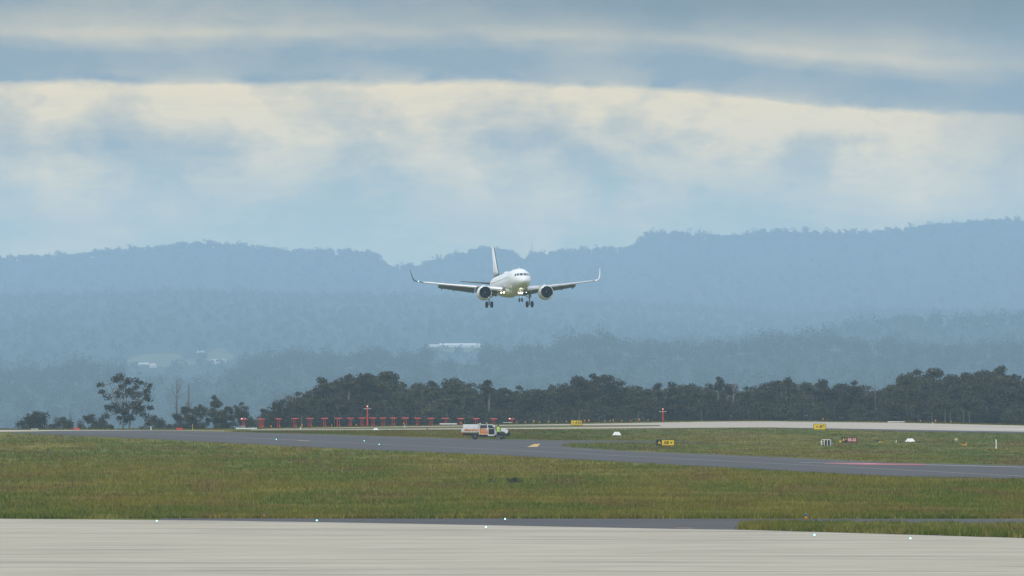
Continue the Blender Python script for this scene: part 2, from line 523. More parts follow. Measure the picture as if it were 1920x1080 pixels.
strip('taxiway_branch', [(1051, 826.2), (1150, 826.4), (1240, 827.2), (1330, 828.8)], [(1051, 836.0), (1062, 830.5), (1140, 829.4), (1240, 828.8), (1330, 829.2)], M['asphalt'], 0.006, 1052, 1330, 40, 'narrow side taxiway between two grass areas')
strip('far_concrete', [(-900, 805.6), (300, 806.2), (420, 807.6)], [(-900, 812), (0, 809.8), (130, 807.7), (300, 806.9), (420, 808.4)], M['runway'], 0.004, -900, 420, 40, 'thin strip of pale concrete at the far left of the taxiway')
strip('runway', [(1238, 792.2), (1320, 790.6), (1440, 789.8), (1700, 793), (1920, 798), (2800, 818)], [(1238, 802.6), (1440, 801.3), (1700, 805.5), (1920, 809.5), (2800, 830)], M['runway'], 0.004, 1238, 2800, 60, 'broad pale concrete runway in front of the tree belt')
strip('runway_shoulder', [(1440, 801.3), (1700, 805.5), (1920, 809.5), (2800, 830)], [(1440, 801.8), (1560, 804.8), (1700, 808.6), (1920, 812.5), (2800, 833)], M['asphalt'], 0.003, 1440, 2800, 40, 'dark shoulder along the near side of the runway')
strip('runway_strip', [(-100, 807), (640, 804.9), (960, 802.4), (1100, 801), (1239, 799.2)], [(-100, 807.5), (640, 806.3), (960, 804.4), (1239, 802.6)], M['runway'], 0.004, 470, 1238, 40, 'thin pale paved strip nearer the taxiway')
strip('runway_strip', [(480, 804.2), (700, 800.4), (960, 796.4), (1080, 795.0), (1239, 792.2)], [(480, 804.9), (700, 801.5), (960, 798.0), (1080, 797.4), (1239, 797.2)], M['runway'], 0.004, 490, 1238, 40, 'thin pale paved strip in front of the red antennas')
line('centre_line', [(1620, 800.6), (1760, 801.6), (1920, 805.4), (2300, 814)], .9, M['paint_white'], 0.009)
CL = [(130, 809.3), (280, 813.2), (450, 820.2), (640, 829.6), (973, 845), (1280, 860.5), (1500, 871.5), (1680, 880.5), (1920, 893)]
line('taxi_line', CL, .22, M['paint_pale'], 0.011)
line('edge_line', [(280, 809.5), (450, 812.8), (640, 818.2), (860, 825.5), (990, 830.8)], .14, M['paint_pale'], 0.011)
line('edge_line', [(1010, 831.0), (1040, 831.2), (1062, 830.9)], .14, M['paint_pale'], 0.011)
line('edge_line', [(985, 836.8), (1060, 840.6), (1130, 845), (1300, 853), (1480, 861), (1620, 867.8)], .16, M['paint_pale'], 0.011)
line('edge_line', [(1500, 867.4), (1620, 868.6), (1740, 871.6), (1920, 876)], .5, M['paint_white'], 0.011)
strip('red_patch', [(1545, 869.0), (1620, 868.9), (1735, 870.4)], [(1545, 869.4), (1620, 871.3), (1735, 871.6)], M['paint_red'], 0.014, 1545, 1735, 12, 'long red painted patch on the taxiway')
for k in range(4):      # yellow hatch at the taxiway fork
    a = k * 5.2
    line('yellow_hatch', [(991 + a, 838.2), (998 + a, 835.2), (1003.5 + a, 832.4)] if k == 0 else [(991 + a * .9, 838.2 - .1 * k), (1003 + a * .55, 832.4)], .22, M['paint_yellow'], 0.014)
line('yellow_mark', [(560, 826.0), (580, 827.0)], .5, M['paint_yellow'], 0.014)
line('yellow_mark', [(1268, 990.2), (1300, 990.8)], .35, M['paint_yellow'], 0.016)


# ---------------------------------------------------------------- grass blades (uncountable)
def blades(name, px, py, h0, h1, per, spread, label, width=.035, material='blades'):
    d = F * HC / (py - HORIZON); x = (px - 960) / F * d
    n = len(x)
    z = ground_z(x, d)
    X = np.repeat(x, per) + nrng.normal(0, spread, n * per)
    Y = np.repeat(d, per) + nrng.normal(0, spread, n * per)
    Z = np.repeat(z, per)
    h = nrng.uniform(h0, h1, n * per) * np.repeat(0.65 + 0.7 * nrng.random(n), per)
    w = width * (0.6 + nrng.random(n * per))
    w = w * np.repeat(np.maximum(1.0, d / 500.0), per)
    ang = nrng.uniform(0, math.pi, n * per)
    lx = nrng.normal(0, .3, n * per) * h; ly = nrng.normal(0, .3, n * per) * h
    V = np.empty((n * per, 3, 3))
    V[:, 0] = np.stack([X - np.cos(ang) * w, Y - np.sin(ang) * w, Z - .02], 1)
    V[:, 1] = np.stack([X + np.cos(ang) * w, Y + np.sin(ang) * w, Z - .02], 1)
    V[:, 2] = np.stack([X + lx, Y + ly, Z + h], 1)
    o = fast_mesh(name, V.reshape(-1, 3), 3, M[material])
    return tag(o, label, 'grass', kind='stuff')


def ip(pts, px):
    return np.interp(px, [p[0] for p in pts], [p[1] for p in pts])


n = 66000
px = nrng.uniform(-450, 2480, n); bt = ip(BOT, px) + 2.5
py = bt + (971.2 - bt) * nrng.random(n) ** 0.9
blades('tall_grass', px, py, .10, .27, 8, .22, 'tall olive and brown grass between concrete and taxiway')
n = 7000
px = nrng.uniform(-450, 2480, n); py = 971.6 - 7 * nrng.random(n) ** 2
blades('edge_grass', px, py, .12, .30, 9, .14, 'greener ragged fringe of grass along the asphalt edge')
n = 5200
px = 1393 + 1087 * nrng.random(n); a = ip(ISL_TOP, px); b = ip(EDGE_FRONT, px) - .6
py = a + (b - a) * nrng.random(n)
o = blades('grass_island', px, py, .14, .36, 12, .14, 'strip of lush grass between asphalt shoulder and concrete')
n = 20000
px = nrng.uniform(440, 2480, n); lo = np.where(px < 1045, ip(TOP_A, px), ip(TOP_B, px)) - 1.2
hi = np.where(px < 1238, ip([(440, 808.2), (640, 807), (960, 805), (1239, 803.4)], px), ip([(1238, 803.4), (1440, 802.4), (1700, 809.2), (1920, 813.2), (2800, 834)], px))
py = hi + (lo - hi) * nrng.random(n)
br_t = ip([(1052, 825.4), (1150, 825.9), (1240, 827), (1330, 829)], px); br_b = ip([(1052, 837.5), (1062, 832.5), (1140, 831), (1240, 829.9), (1330, 829.2)], px)
ok = ~((px > 1000) & (px < 1330) & (py > br_t) & (py < br_b))
blades('short_grass', px[ok], py[ok], .05, .13, 7, .3, 'short mown grass between taxiway and runway', .03, 'short')
n = 6500
px = nrng.uniform(-450, 2480, n); c = ip(CREST, px); py = c + nrng.uniform(-.3, 1.6, n)
ok = (py < ip([(-900, 805.4), (300, 806), (490, 804), (700, 800.3), (960, 796.2), (1080, 794.8), (1239, 792), (1320, 790.4), (1440, 789.6), (1700, 792.8), (1920, 797.8), (2800, 817.8)], px))
blades('verge_grass', px[ok], py[ok], .06, .18, 7, .4, 'thin verge of grass along the far side of the runway', .035, 'short')


# ---------------------------------------------------------------- trees
def leaves_at(centres, radii, per, size, r):
    """quads scattered through ellipsoid clumps"""
    C = np.repeat(centres, per, axis=0); Rr = np.repeat(radii, per, axis=0); n = len(C)
    q = r.normal(size=(n, 3)); q /= np.linalg.norm(q, axis=1, keepdims=True)
    p = C + q * Rr * (r.random((n, 1)) ** 0.45)
    nn = q + .55 * r.normal(size=(n, 3)); nn /= np.linalg.norm(nn, axis=1, keepdims=True)
    a = np.cross(nn, r.normal(size=(n, 3))); a /= np.linalg.norm(a, axis=1, keepdims=True)
    b = np.cross(nn, a)
    s = size * (0.55 + 0.9 * r.random((n, 1)))
    V = np.empty((n, 4, 3))
    V[:, 0] = p - a * s; V[:, 1] = p + b * s * .5; V[:, 2] = p + a * s; V[:, 3] = p - b * s * .5
    return V.reshape(-1, 3)


def tree_mesh(seed, h, width, base, stems=1, nclump=26, per=90, leaf=.3, clump=1.25, limb=4, flat=.6, dead=False):
    """trunk + limbs as one tube mesh, crown as leaf quads; returns (trunk MB, crown verts)"""
    r = np.random.default_rng(seed); m = MB()
    limbs = []
    for s in range(stems):
        x0 = (s - (stems - 1) / 2) * width * .09
        lean = r.normal(0, .05, 2) * h + np.array([x0 * 1.3, 0])
        fork = h * (base + .12 + .1 * r.random()) if not dead else h * .96
        t = [(x0 + lean[0] * k ** 1.5 + r.normal(0, .012) * h * k * (1 - k), lean[1] * k, fork * k) for k in (0, .3, .65, 1)]
        rad = h * .017
        m.tube(t, [rad * 1.25, rad, rad * .85, rad * (.68 if not dead else .25)], 7)
        top = Vector(t[-1]); limbs.append((Vector(t[2]), top, rad * .6)); limbs.append((Vector(t[1]), Vector(t[2]), rad * .6))
        for k in range(limb):
            a = 2 * math.pi * (k + r.random() * .7) / limb
            rr = width * .5 * (.35 + .45 * r.random())
            e = Vector((top.x + math.cos(a) * rr, top.y + math.sin(a) * rr, fork + (h - fork) * (.45 + .45 * r.random())))
            mid = top.lerp(e, .5) + Vector((math.cos(a) * rr * .12, math.sin(a) * rr * .12, -h * .02))
            st = Vector(t[2]).lerp(top, .5 + .5 * r.random())
            if dead:
                st = Vector(t[0]).lerp(top, .3 + .5 * r.random()); L = h * (.16 + .14 * r.random())
                e = st + Vector((math.cos(a) * L * .55, math.sin(a) * L * .55, L)); mid = st.lerp(e, .5) + Vector((math.cos(a) * L * .12, math.sin(a) * L * .12, 0))
            m.tube([st, mid, e], [rad * .55, rad * .38, rad * .16], 5)
            limbs.append((mid, e, rad * .35)); limbs.append((st, mid, rad * .4))
    if dead:
        for k in range(26):
            p, q, _ = limbs[int(r.integers(len(limbs)))] if k % 2 else limbs[1]
            st = p.lerp(q, r.random()); a = r.random() * 6.28; L = h * (.07 + .20 * r.random())
            e = st + Vector((math.cos(a) * L * .8, math.sin(a) * L * .8, L * (.2 + .7 * r.random())))
            m.tube([st, st.lerp(e, .5) + Vector((0, 0, -L * .05)), e], [h * .0042, h * .003, h * .0012], 4)
        return m, None
    C = []; Rd = []
    zc = h * (base + 1) / 2; hz = h * (1 - base) / 2
    cr_ = clump * h / 12
    for k in range(nclump):
        q = r.normal(size=3); q /= np.linalg.norm(q)
        rad = (.45 + .55 * r.random())
        wz = max(.25, 1 - abs(q[2] * .9) ** 2.2)
        c = np.array([q[0] * width * .5 * rad * wz ** .3, q[1] * width * .5 * rad * wz ** .3, zc + q[2] * hz * rad])
        s = cr_ * (.65 + .75 * r.random())
        c[2] = min(c[2], h - s * flat); c[2] = max(c[2], s * flat * .9)
        C.append(c); Rd.append((s, s, s * flat))
        best = None
        for (p, e, rr) in limbs:
            for f in (.2, .5, .8, 1):
                w = p.lerp(e, f)
                if w.z > c[2] + .05 * h: continue
                dd = (w - Vector(c)).length
                if best is None or dd < best[0]: best = (dd, w, rr)
        if best is not None:
            w = best[1]; cv = Vector(c)
            m.tube([w, w.lerp(cv, .55) + Vector((0, 0, -.04 * best[0])), cv], [h * .006, h * .004, h * .002], 4)
    # one clump right at the top so that the height is exact
    C.append(np.array([r.normal(0, .08) * width, 0, h - cr_ * .55])); Rd.append((cr_, cr_, cr_ * .6))
    V = leaves_at(np.array(C), np.array(Rd), per, leaf * h / 12, r)
    V[:, 2] = np.maximum(V[:, 2], 0.02)
    return m, V


def make_tree(name, *a, bark='bark', leaf='leaf', **k):
    m, V = tree_mesh(*a, **k)
    root = empty(name, (0, 0, 0))
    m.build('trunk', M[bark], root, smooth=True)
    if V is not None: fast_mesh('crown', V, 4, M[leaf], root)
    return root


def move(root, loc, rz, s):
    root.location = loc; root.rotation_euler = (0, 0, rz); root.scale = s


class Proto:
    """first use takes the built tree itself, later uses copy it with its parts"""
    def __init__(self, root, h): self.root = root; self.h = h; self.used = False

    def place(self, px, d, ytop, label, cat, group, sx=1.0, rz=None, zbase=None):
        o = self.root if not self.used else copy_tree(self.root)
        self.used = True
        x = on(px, d); z0 = float(ground_z(x, d)) - .1 if zbase is None else zbase
        s = (up(ytop, d) - z0) / self.h
        move(o, (x, d, z0), rng.uniform(0, 6.28) if rz is None else rz, (s * sx, s * sx, s))
        for kk in ('label', 'category', 'group'):
            if kk in o: del o[kk]
        tag(o, label, cat, group)
        return o


belt = [Proto(make_tree('eucalypt_tree', 20 + i, 12, w, b, 1, nc, 110, .27, cl, 5), 12) for i, (w, b, nc, cl) in enumerate(
    [(6.5, .34, 34, 1.3), (8.0, .28, 44, 1.35), (5.5, .22, 38, 1.2), (7.2, .40, 32, 1.35), (6.0, .15, 46, 1.2), (9.0, .32, 48, 1.5)])]
dense = [Proto(make_tree('bushy_tree', 40 + i, 8, w, .02, 2, 46, 110, .30, 1.5, 5, .75), 8) for i, w in enumerate((6.5, 8.0, 5.5))]
bush = [Proto(make_tree('round_bush', 50 + i, 4, w, .0, 3, 40, 90, .42, 2.1, 5, .8), 4) for i, w in enumerate((4.6, 5.6))]

PROFILE = [(495, 775), (515, 757), (545, 742), (560, 733), (590, 730), (608, 707), (640, 712), (655, 706), (690, 700), (728, 696), (746, 724), (765, 728), (790, 716), (830, 713), (850, 708),
           (880, 718), (915, 715), (940, 728), (975, 723), (1000, 728), (1030, 722), (1062, 718), (1085, 704), (1110, 700), (1138, 703), (1152, 718), (1165, 714), (1195, 723),
           (1230, 718), (1262, 716), (1300, 719), (1345, 719), (1370, 720), (1400, 724), (1430, 719), (1452, 712), (1482, 708), (1512, 716), (1545, 711), (1575, 719), (1602, 713), (1622, 723),
           (1652, 729), (1672, 722), (1690, 702), (1722, 692), (1752, 690), (1790, 704), (1806, 699), (1842, 692), (1870, 686), (1896, 701), (1920, 706), (2050, 700), (2200, 712), (2320, 720)]
ZONES = [(640, 'behind the first red antennas'), (745, 'behind the tall red mast'), (850, 'behind the long white board'), (985, 'behind the white truck'), (1140, 'behind the A10 sign'), (1310, 'behind the short red mast'),
         (1480, 'by the spindly gum'), (1610, 'behind the A9 sign'), (1770, 'behind the white barrier'), (9999, 'past the white barrier')]


def zone(px): return next(z for lim, z in ZONES if px < lim)


xs = [558, 585, 608, 634, 655, 690, 728, 752, 790, 815, 850, 882, 915, 945, 975, 1002, 1030, 1060, 1085, 1110, 1136, 1165, 1195, 1230, 1262, 1296, 1330, 1365, 1400, 1430, 1452, 1482, 1512, 1545, 1575, 1602,
      1625, 1652, 1672, 1694, 1722, 1752, 1785, 1808, 1842, 1870, 1898, 1925, 1960, 2000, 2040, 2085, 2125, 2170, 2215, 2260, 2310]
for i, p in enumerate(xs):      # the trees that shape the skyline
    belt[(i * 5 + i // 6) % 6].place(p, 1480 + (i * 37 % 60), interp(PROFILE, p), 'tall olive eucalypt shaping the belt skyline ' + zone(p), 'tree', 'skyline trees ' + zone(p), sx=rng.uniform(.85, 1.15))
for i in range(68):             # the row behind and between them, a little lower
    p = 548 + i * 26 + rng.uniform(-8, 8)
    belt[(i * 7 + 2) % 6].place(p, 1560 + rng.uniform(0, 60), interp(PROFILE, p) + rng.uniform(5, 14), 'eucalypt half hidden between the tall belt trees ' + zone(p), 'tree', 'inner belt trees ' + zone(p), sx=rng.uniform(1.0, 1.35))
for i in range(73):             # understorey in front
    p = 540 + i * 24.2 + rng.uniform(-8, 8)
    top = interp(PROFILE, p)
    dense[i % 3].place(p, 1425 + rng.uniform(0, 50), 800 - (800 - top) * rng.uniform(.38, .68), 'low bushy tree at the foot of the belt ' + zone(p), 'tree', 'low belt trees ' + zone(p), sx=rng.uniform(1.0, 1.5))
for p, yt, s in ((497, 766, 1.0), (516, 757, .8), (532, 748, .9)):
    dense[int(p) % 3].place(p, 1440, yt, 'small bushy tree at the tapering end of the belt behind the antennas', 'tree', 'small trees at the belt end', sx=s)
# pale gum trunks that show against the dark belt
pale = Proto(make_tree('pale_gum', 71, 10, 4.4, .62, 1, 12, 70, .3, 1.1, 4), 10)
for i, (p, yt) in enumerate(((1124, 760), (1117, 772), (1196, 752), (1316, 748), (1722, 756), (1748, 752), (1772, 745), (1782, 748), (1806, 742), (1818, 746), (565, 752), (690, 748), (1086, 748), (1030, 756))):
    pale.place(p, 1412 + rng.uniform(0, 8), yt, 'slim gum with a pale bare trunk before the belt ' + zone(p), 'tree', 'pale gums ' + zone(p), sx=rng.uniform(.8, 1.1))
# spindly emergent gums
thin = Proto(make_tree('spindly_gum', 77, 12, 2.6, .72, 1, 8, 80, .26, .95, 3), 12)
thin.place(1347, 1475, 706, 'spindly gum with a small tuft standing above the belt', 'tree', None, sx=.9)
thin.place(655, 1475, 701, 'thin gum with a small separate crown above the high end of the belt', 'tree', None, sx=1.1)
thin.place(915, 1475, 712, 'thin gum poking above the belt behind the white truck', 'tree', None, sx=1.2)
dead = Proto(make_tree('dead_tree', 81, 11, 3, .5, 1, dead=True, limb=4, bark='bark_dead'), 11)
dead2 = Proto(make_tree('dead_tree', 85, 11, 4, .4, 2, dead=True, limb=4, bark='bark_dead'), 11)
dead.place(1372, 1470, 712, 'bare dead tree with a side branch sticking out of the belt', 'tree', None, sx=1.2)
for p, yt in ((512, 738), (524, 742), (537, 735), (548, 733)):
    dead.place(p, 1470, yt, 'bare grey stick tree at the thin end of the belt', 'tree', 'bare trees at the belt end', sx=.7)
for p, yt in ((1626, 716), (1643, 713)):
    dead.place(p, 1490, yt, 'bare twig top rising between belt crowns', 'tree', 'bare twig tops in the belt', sx=.6)
dead.place(332, 1400, 708, 'tall slim bare dead tree beside the leafy clump', 'tree', None, sx=.75)
dead2.place(352, 1410, 717, 'forked half-bare dead tree with a few leaf tufts', 'tree', None, sx=.6)
dead.place(134, 1400, 768, 'small bare tree between the round bushes', 'tree', None, sx=.8)

# the lone spreading eucalypt, two stems
big = make_tree('spreading_eucalypt', 93, 12, 14.0, .22, 2, 50, 70, .24, 1.0, 8, .62)
Proto(big, 12).place(236, 1395, 699, 'tall spreading eucalypt with two stems and open branching, standing alone', 'tree', None, sx=.92, rz=.35)
for i, (p, yt, sx, lab) in enumerate((
        (72, 770, 1.05, 'dark dense round bush at the open end, tallest of the low bushes'), (52, 782, .9, 'dark low bush hugging the tallest round bush'), (118, 781, 1.0, 'wide low bush between two taller round bushes'),
        (168, 775, .95, 'dark pointed bush beside the spreading eucalypt'), (193, 782, .6, 'small airy bush close under the spreading eucalypt'), (207, 795, .8, 'tiny bush at the edge of the verge'),
        (288, 778, 1.0, 'leafy bush at the foot of the spreading eucalypt'), (318, 794, .9, 'low scrubby bush beside the red box'))):
    bush[i % 2].place(p, 1380 + 9 * i, yt, lab, 'bush', None, sx=sx)
for i, (p, yt, sx, lab) in enumerate(((345, 762, .9, 'bushy tree under the tall dead tree'), (375, 758, .7, 'airy tree in the middle of the leafy clump'), (405, 741, .62, 'tallest tree of the leafy clump, with a high tuft'),
                                      (425, 762, .8, 'rounded tree between the high tuft and the leaning tree'), (452, 754, .62, 'leaning tree with an upswept crown behind the end antenna'))):
    (dense[i % 3] if i not in (2, 4) else belt[4 if i == 2 else 0]).place(p, 1400 + 6 * i, yt, lab, 'tree', None, sx=sx * (1.0 if i not in (2, 4) else 1.4))
bush[0].place(470, 1400, 780, 'small dark bush just behind the end antenna', 'bush', None, sx=.8)


# ---------------------------------------------------------------- hills, far woods
R1 = [(-900, 500), (0, 484), (60, 478), (160, 476), (200, 470), (250, 465), (300, 461), (370, 454), (400, 455), (450, 460), (500, 465), (560, 468), (640, 469), (690, 470), (710, 480), (722, 492), (740, 498), (790, 497), (810, 490),
      (830, 482), (860, 475), (900, 467), (930, 465), (955, 468), (970, 477), (978, 480), (1000, 474), (1060, 469), (1120, 465), (1180, 462), (1195, 449), (1215, 437), (1260, 433), (1300, 436), (1360, 444), (1400, 438), (1440, 430),
      (1480, 431), (1560, 435), (1620, 434), (1700, 426), (1780, 419), (1860, 413), (1920, 411), (2200, 400), (2800, 430)]
R2 = [(-900, 560), (0, 553), (150, 553), (200, 549), (280, 546), (400, 544), (560, 550), (700, 552), (850, 556), (1000, 560), (1150, 565), (1280, 572), (1400, 580), (1450, 588), (1560, 586), (1610, 577), (1680, 582), (1760, 580), (1920, 582), (2800, 570)]
R3 = [(-900, 725), (850, 722), (1000, 700), (1100, 668), (1180, 648), (1250, 640), (1330, 634), (1450, 628), (1560, 618), (1600, 602), (1680, 596), (1800, 594), (1920, 590), (2800, 585)]
R4 = [(-900, 690), (0, 696), (100, 690), (150, 681), (230, 684), (300, 690), (430, 694), (470, 678), (510, 674), (550, 656), (580, 668), (640, 667), (700, 662), (760, 669), (790, 657), (830, 654), (900, 660), (960, 658), (990, 645), (1020, 652), (1060, 641),
      (1100, 633), (1122, 628), (1150, 633), (1180, 646), (1215, 642), (1280, 651), (1340, 648), (1390, 641), (1440, 637), (1500, 634), (1560, 633), (1620, 640), (1700, 646), (1800, 652), (1860, 645), (1920, 642), (2800, 650)]
HILLS = {}


class Hill:
    def __init__(self, name, prof, d0, d1, zb, tree_h, label, seed, power=.85):
        self.prof, self.d0, self.d1, self.zb, self.th, self.power = prof, d0, d1, zb, tree_h, power
        xs = np.linspace(on(-700, d1), on(2620, d1), 260)
        ts = np.concatenate([np.linspace(0, 1, 26), [1.08, 1.2, 1.4]])
        r = np.random.default_rng(seed)
        vs = []
        for t in ts:
            d = d0 + (d1 - d0) * t
            zz = self.z(xs, np.full_like(xs, d))
            vs += [(float(a), float(d), float(b)) for a, b in zip(xs, zz)]
        n = len(xs)
        m = MB(); m.add(vs, [(i * n + k, i * n + k + 1, (i + 1) * n + k + 1, (i + 1) * n + k) for i in range(len(ts) - 1) for k in range(n - 1)])
        tag(m.build(name, M['hill'], smooth=True), label, kind='structure')

    def z(self, x, d):
        x = np.asarray(x, float); d = np.asarray(d, float)
        px = 960 + x / self.d1 * F
        zc = HC + (HORIZON - ip(self.prof, px)) * self.d1 / F - self.th * .72
        t = (d - self.d0) / (self.d1 - self.d0)
        s = np.where(t <= 1, np.clip(t, 0, 1) ** self.power, 1 - (t - 1) * .9)
        fold = 1 + .05 * np.sin(x / self.d1 * 55 + t * 4) * np.sin(np.clip(t, 0, 1) * math.pi)
        return self.zb + (zc - self.zb) * s * fold

    def forest(self, name, n, per, leaf, label, seed, crest=.35, avoid=None):
        r = np.random.default_rng(seed)
        px = r.uniform(-160, 2080, n)
        t = np.where(r.random(n) < crest, r.uniform(.93, 1.02, n), r.random(n))
        d = self.d0 + (self.d1 - self.d0) * t
        x = (px - 960) / F * d
        z = self.z(x, d)
        if avoid is not None:
            ok = ~avoid(960 + x / d * F, HORIZON - (z - HC) / d * F, t); x, d, z = x[ok], d[ok], z[ok]
        n = len(x)
        h = self.th * (.5 + .55 * r.random(n) + .7 * r.random(n) ** 5)
        C = np.stack([x, d, z + h * .6], 1); Rd = np.stack([h * .42, h * .42, h * .42], 1) * (.8 + .5 * r.random((n, 1)))
        V = leaves_at(C, Rd, per, leaf, r)
        tag(fast_mesh(name, V, 4, M['leaf_far']), label, 'forest', kind='stuff')


h1 = Hill('hills', R1, 14200, 19200, 0, 18, 'high blue-grey wooded range along the skyline', 1)
h2 = Hill('hills', R2, 8200, 14600, -60, 17, 'lower wooded ridge below the skyline range, with cleared fields', 2)
h3 = Hill('hills', R3, 8000, 10300, -70, 17, 'middle wooded slope rising under the high range', 3)
h4 = Hill('hills', R4, 5500, 7700, -72, 20, 'nearest wooded rise across the valley', 4)
h1.forest('far_forest', 3600, 34, 3.4, 'hazy forest covering the skyline range', 31, crest=.5)


def in_field(px, py, t):
    a = ((px - 300) / 75) ** 2 + ((py - 679) / 15) ** 2 < 1
    b = ((px - 410) / 32) ** 2 + ((py - 672) / 20) ** 2 < 1
    c = (px > 770) & (px < 905) & (py > 640) & (py < 666)
    return a | b | c


h2.forest('far_forest', 4600, 44, 2.3, 'hazy forest covering the lower ridge', 32, crest=.25, avoid=in_field)
h3.forest('far_forest', 2600, 46, 2.1, 'hazy forest covering the middle slope', 33)
h4.forest('far_forest', 2200, 130, 1.15, 'hazy forest on the nearest rise across the valley', 34, avoid=lambda px, py, t: (((px > 228) & (px < 432)) | ((px > 812) & (px < 905))) & (t > .86))


def d_on(hill, px, py):
    """distance at which a hillside is met when looking at a photo pixel"""
    ds = np.linspace(hill.d0, hill.d1, 600)
    yy = HORIZON - (hill.z((px - 960) / F * ds, ds) - HC) / ds * F
    k = int(np.argmin(np.abs(yy - py)))
    return float(ds[k])


def field(px, py, rx, ry, label):
    m = MB(); vs = []; n = 30
    for j in range(7):
        for i in range(n):
            a = 2 * math.pi * i / n; rr = (j + .02) / 6 * (1 + .16 * math.sin(3 * a) + .1 * math.sin(5 * a + 1))
            X = px + rx * rr * math.cos(a); Y = py + ry * rr * math.sin(a)
            d = d_on(h2, X, Y); x = on(X, d); vs.append((x, d, float(h2.z(x, d)) + 1.2))
    fs = [(j * n + i, j * n + (i + 1) % n, (j + 1) * n + (i + 1) % n, (j + 1) * n + i) for j in range(6) for i in range(n)]
    m.add(vs, fs)
    tag(m.build('field', M['field'], smooth=True), label, kind='structure')


field(298, 678, 70, 13, 'pale cleared paddock around the far houses')
field(412, 668, 26, 12, 'pale cleared paddock beside the warm roofed house')
field(862, 655, 36, 8, 'pale cleared ground below the long white shed')


def house(px, py, w_px, h_px, roof, label, hill=h2, deep=9.0, pitch=.5):
    d = d_on(hill, px, py) - 18
    s = F / d
    w = w_px / s; h = h_px / s
    x = on(px, d); z = up(py, d)
    root = empty('farm_house' if w < 18 else 'long_shed', (x, d, z))
    MB().box((0, 0, h * .25 - 1.0), (w, deep, h * .5 + 2.0)).build('wall', M['white_matt'], root)
    rf = MB(); o = .4
    zt = h * .5; zr = h
    A = [(-w / 2 - o, -deep / 2 - o, zt), (w / 2 + o, -deep / 2 - o, zt), (w / 2 + o, deep / 2 + o, zt), (-w / 2 - o, deep / 2 + o, zt), (-w / 2 * pitch - 0, 0, zr), (w / 2 * pitch, 0, zr)]
    rf.add([(p[0], p[1], p[2] + .02) for p in A], [(0, 1, 5, 4), (2, 3, 4, 5), (1, 2, 5), (3, 0, 4), (3, 2, 1, 0)])
    rf.build('roof', M[roof], root)
    for k in (-.3, 0, .3):
        MB().box((w * k, -deep / 2 - .03, h * .2), (w * .08, .08, h * .22)).build('window', M['glass'], root)
    tag(root, label, 'house' if w < 18 else 'shed')


house(270, 684, 20, 4, 'roof', 'low pale house at the edge of the far paddock', pitch=.85)
house(287, 688.5, 13, 7, 'roof_warm', 'small bright house beneath a dark tree in the far paddock')
house(335, 685, 15, 6, 'roof', 'white house with a gabled end in the far paddock', pitch=.8)
house(376, 660.5, 13, 3, 'roof', 'tiny white house high on the far wooded slope', pitch=.9)
house(408, 680.5, 32, 7, 'roof_warm', 'wide warm roofed house on the far slope', pitch=.9)
house(862, 651.5, 78, 8, 'roof', 'very long white roofed shed half hidden by trees', deep=16, pitch=.97)
house(812, 650, 20, 4, 'roof', 'short white shed standing left of the long shed behind trees', pitch=.9)

# lattice pylon on the skyline
d = 19130.0; x = on(997, d); z0 = float(h1.z(x, d))
py_ = empty('lattice_pylon', (x, d, z0))
ht = up(455, d) - z0
m = MB()
for sx in (-1, 1):
    for sy in (-1, 1):
        m.tube([(sx * 2.2, sy * 2.2, 0), (sx * .7, sy * .7, ht)], [.32, .25], 5)
m.build('leg_frame', M['steel'], py_)
m = MB()
for k in range(8):
    a, b = ht * k / 8, ht * (k + 1) / 8; ra, rb = 2.2 - 1.5 * k / 8, 2.2 - 1.5 * (k + 1) / 8
    for s in (-1, 1):
        m.tube([(-ra, s * ra, a), (rb, s * rb, b)], .16, 4); m.tube([(ra, s * ra, a), (-rb, s * rb, b)], .16, 4)
m.build('brace', M['steel'], py_)
for k, hw in ((.74, 3.4), (.86, 4.0), (.97, 3.0)):
    MB().box((0, 0, ht * k), (hw * 2, .5, .5)).build('cross_arm', M['steel'], py_)
tag(py_, 'faint steel lattice pylon on the skyline range', 'pylon')

# ---------------------------------------------------------------- airliner
exec_plane = True
FUS = [  # y, half width, top, bottom, centre
    (0.00, .02, -.53, -.57, -.55), (.10, .28, -.28, -.83, -.55), (.35, .55, -.05, -1.05, -.54), (.8, .90, .22, -1.30, -.50), (1.4, 1.18, .47, -1.52, -.42), (2.0, 1.38, .88, -1.66, -.34),
    (2.6, 1.54, 1.25, -1.76, -.28), (3.3, 1.70, 1.56, -1.87, -.2), (4.2, 1.84, 1.82, -1.97, -.12), (5.4, 1.94, 2.0, -2.04, -.04), (6.5, 1.975, 2.07, -2.07, 0), (12, 1.975, 2.07, -2.07, 0), (18, 1.975, 2.07, -2.07, 0), (24.5, 1.975, 2.07, -2.07, 0),
    (27, 1.93, 2.07, -1.8, .12), (29.5, 1.75, 2.05, -1.25, .35), (32, 1.42, 1.98, -.55, .68), (34.5, .98, 1.85, .10, .97), (36.3, .58, 1.68, .62, 1.15), (37.5, .28, 1.5, 1.0, 1.25)]


def fus(y):
    a = np.array(FUS); return [float(np.interp(y, a[:, 0], a[:, k])) for k in range(1, 5)]


def fus_y(x, z):
    """station where the nose surface passes through (x, z) seen from ahead"""
    lo, hi = 0.0, 6.5
    for _ in range(40):
        mid = (lo + hi) / 2; hw, t, b, c = fus(mid)
        hh = (t - c) if z > c else (c - b)
        if (x / hw) ** 2 + ((z - c) / hh) ** 2 <= 1: hi = mid
        else: lo = mid
    return hi


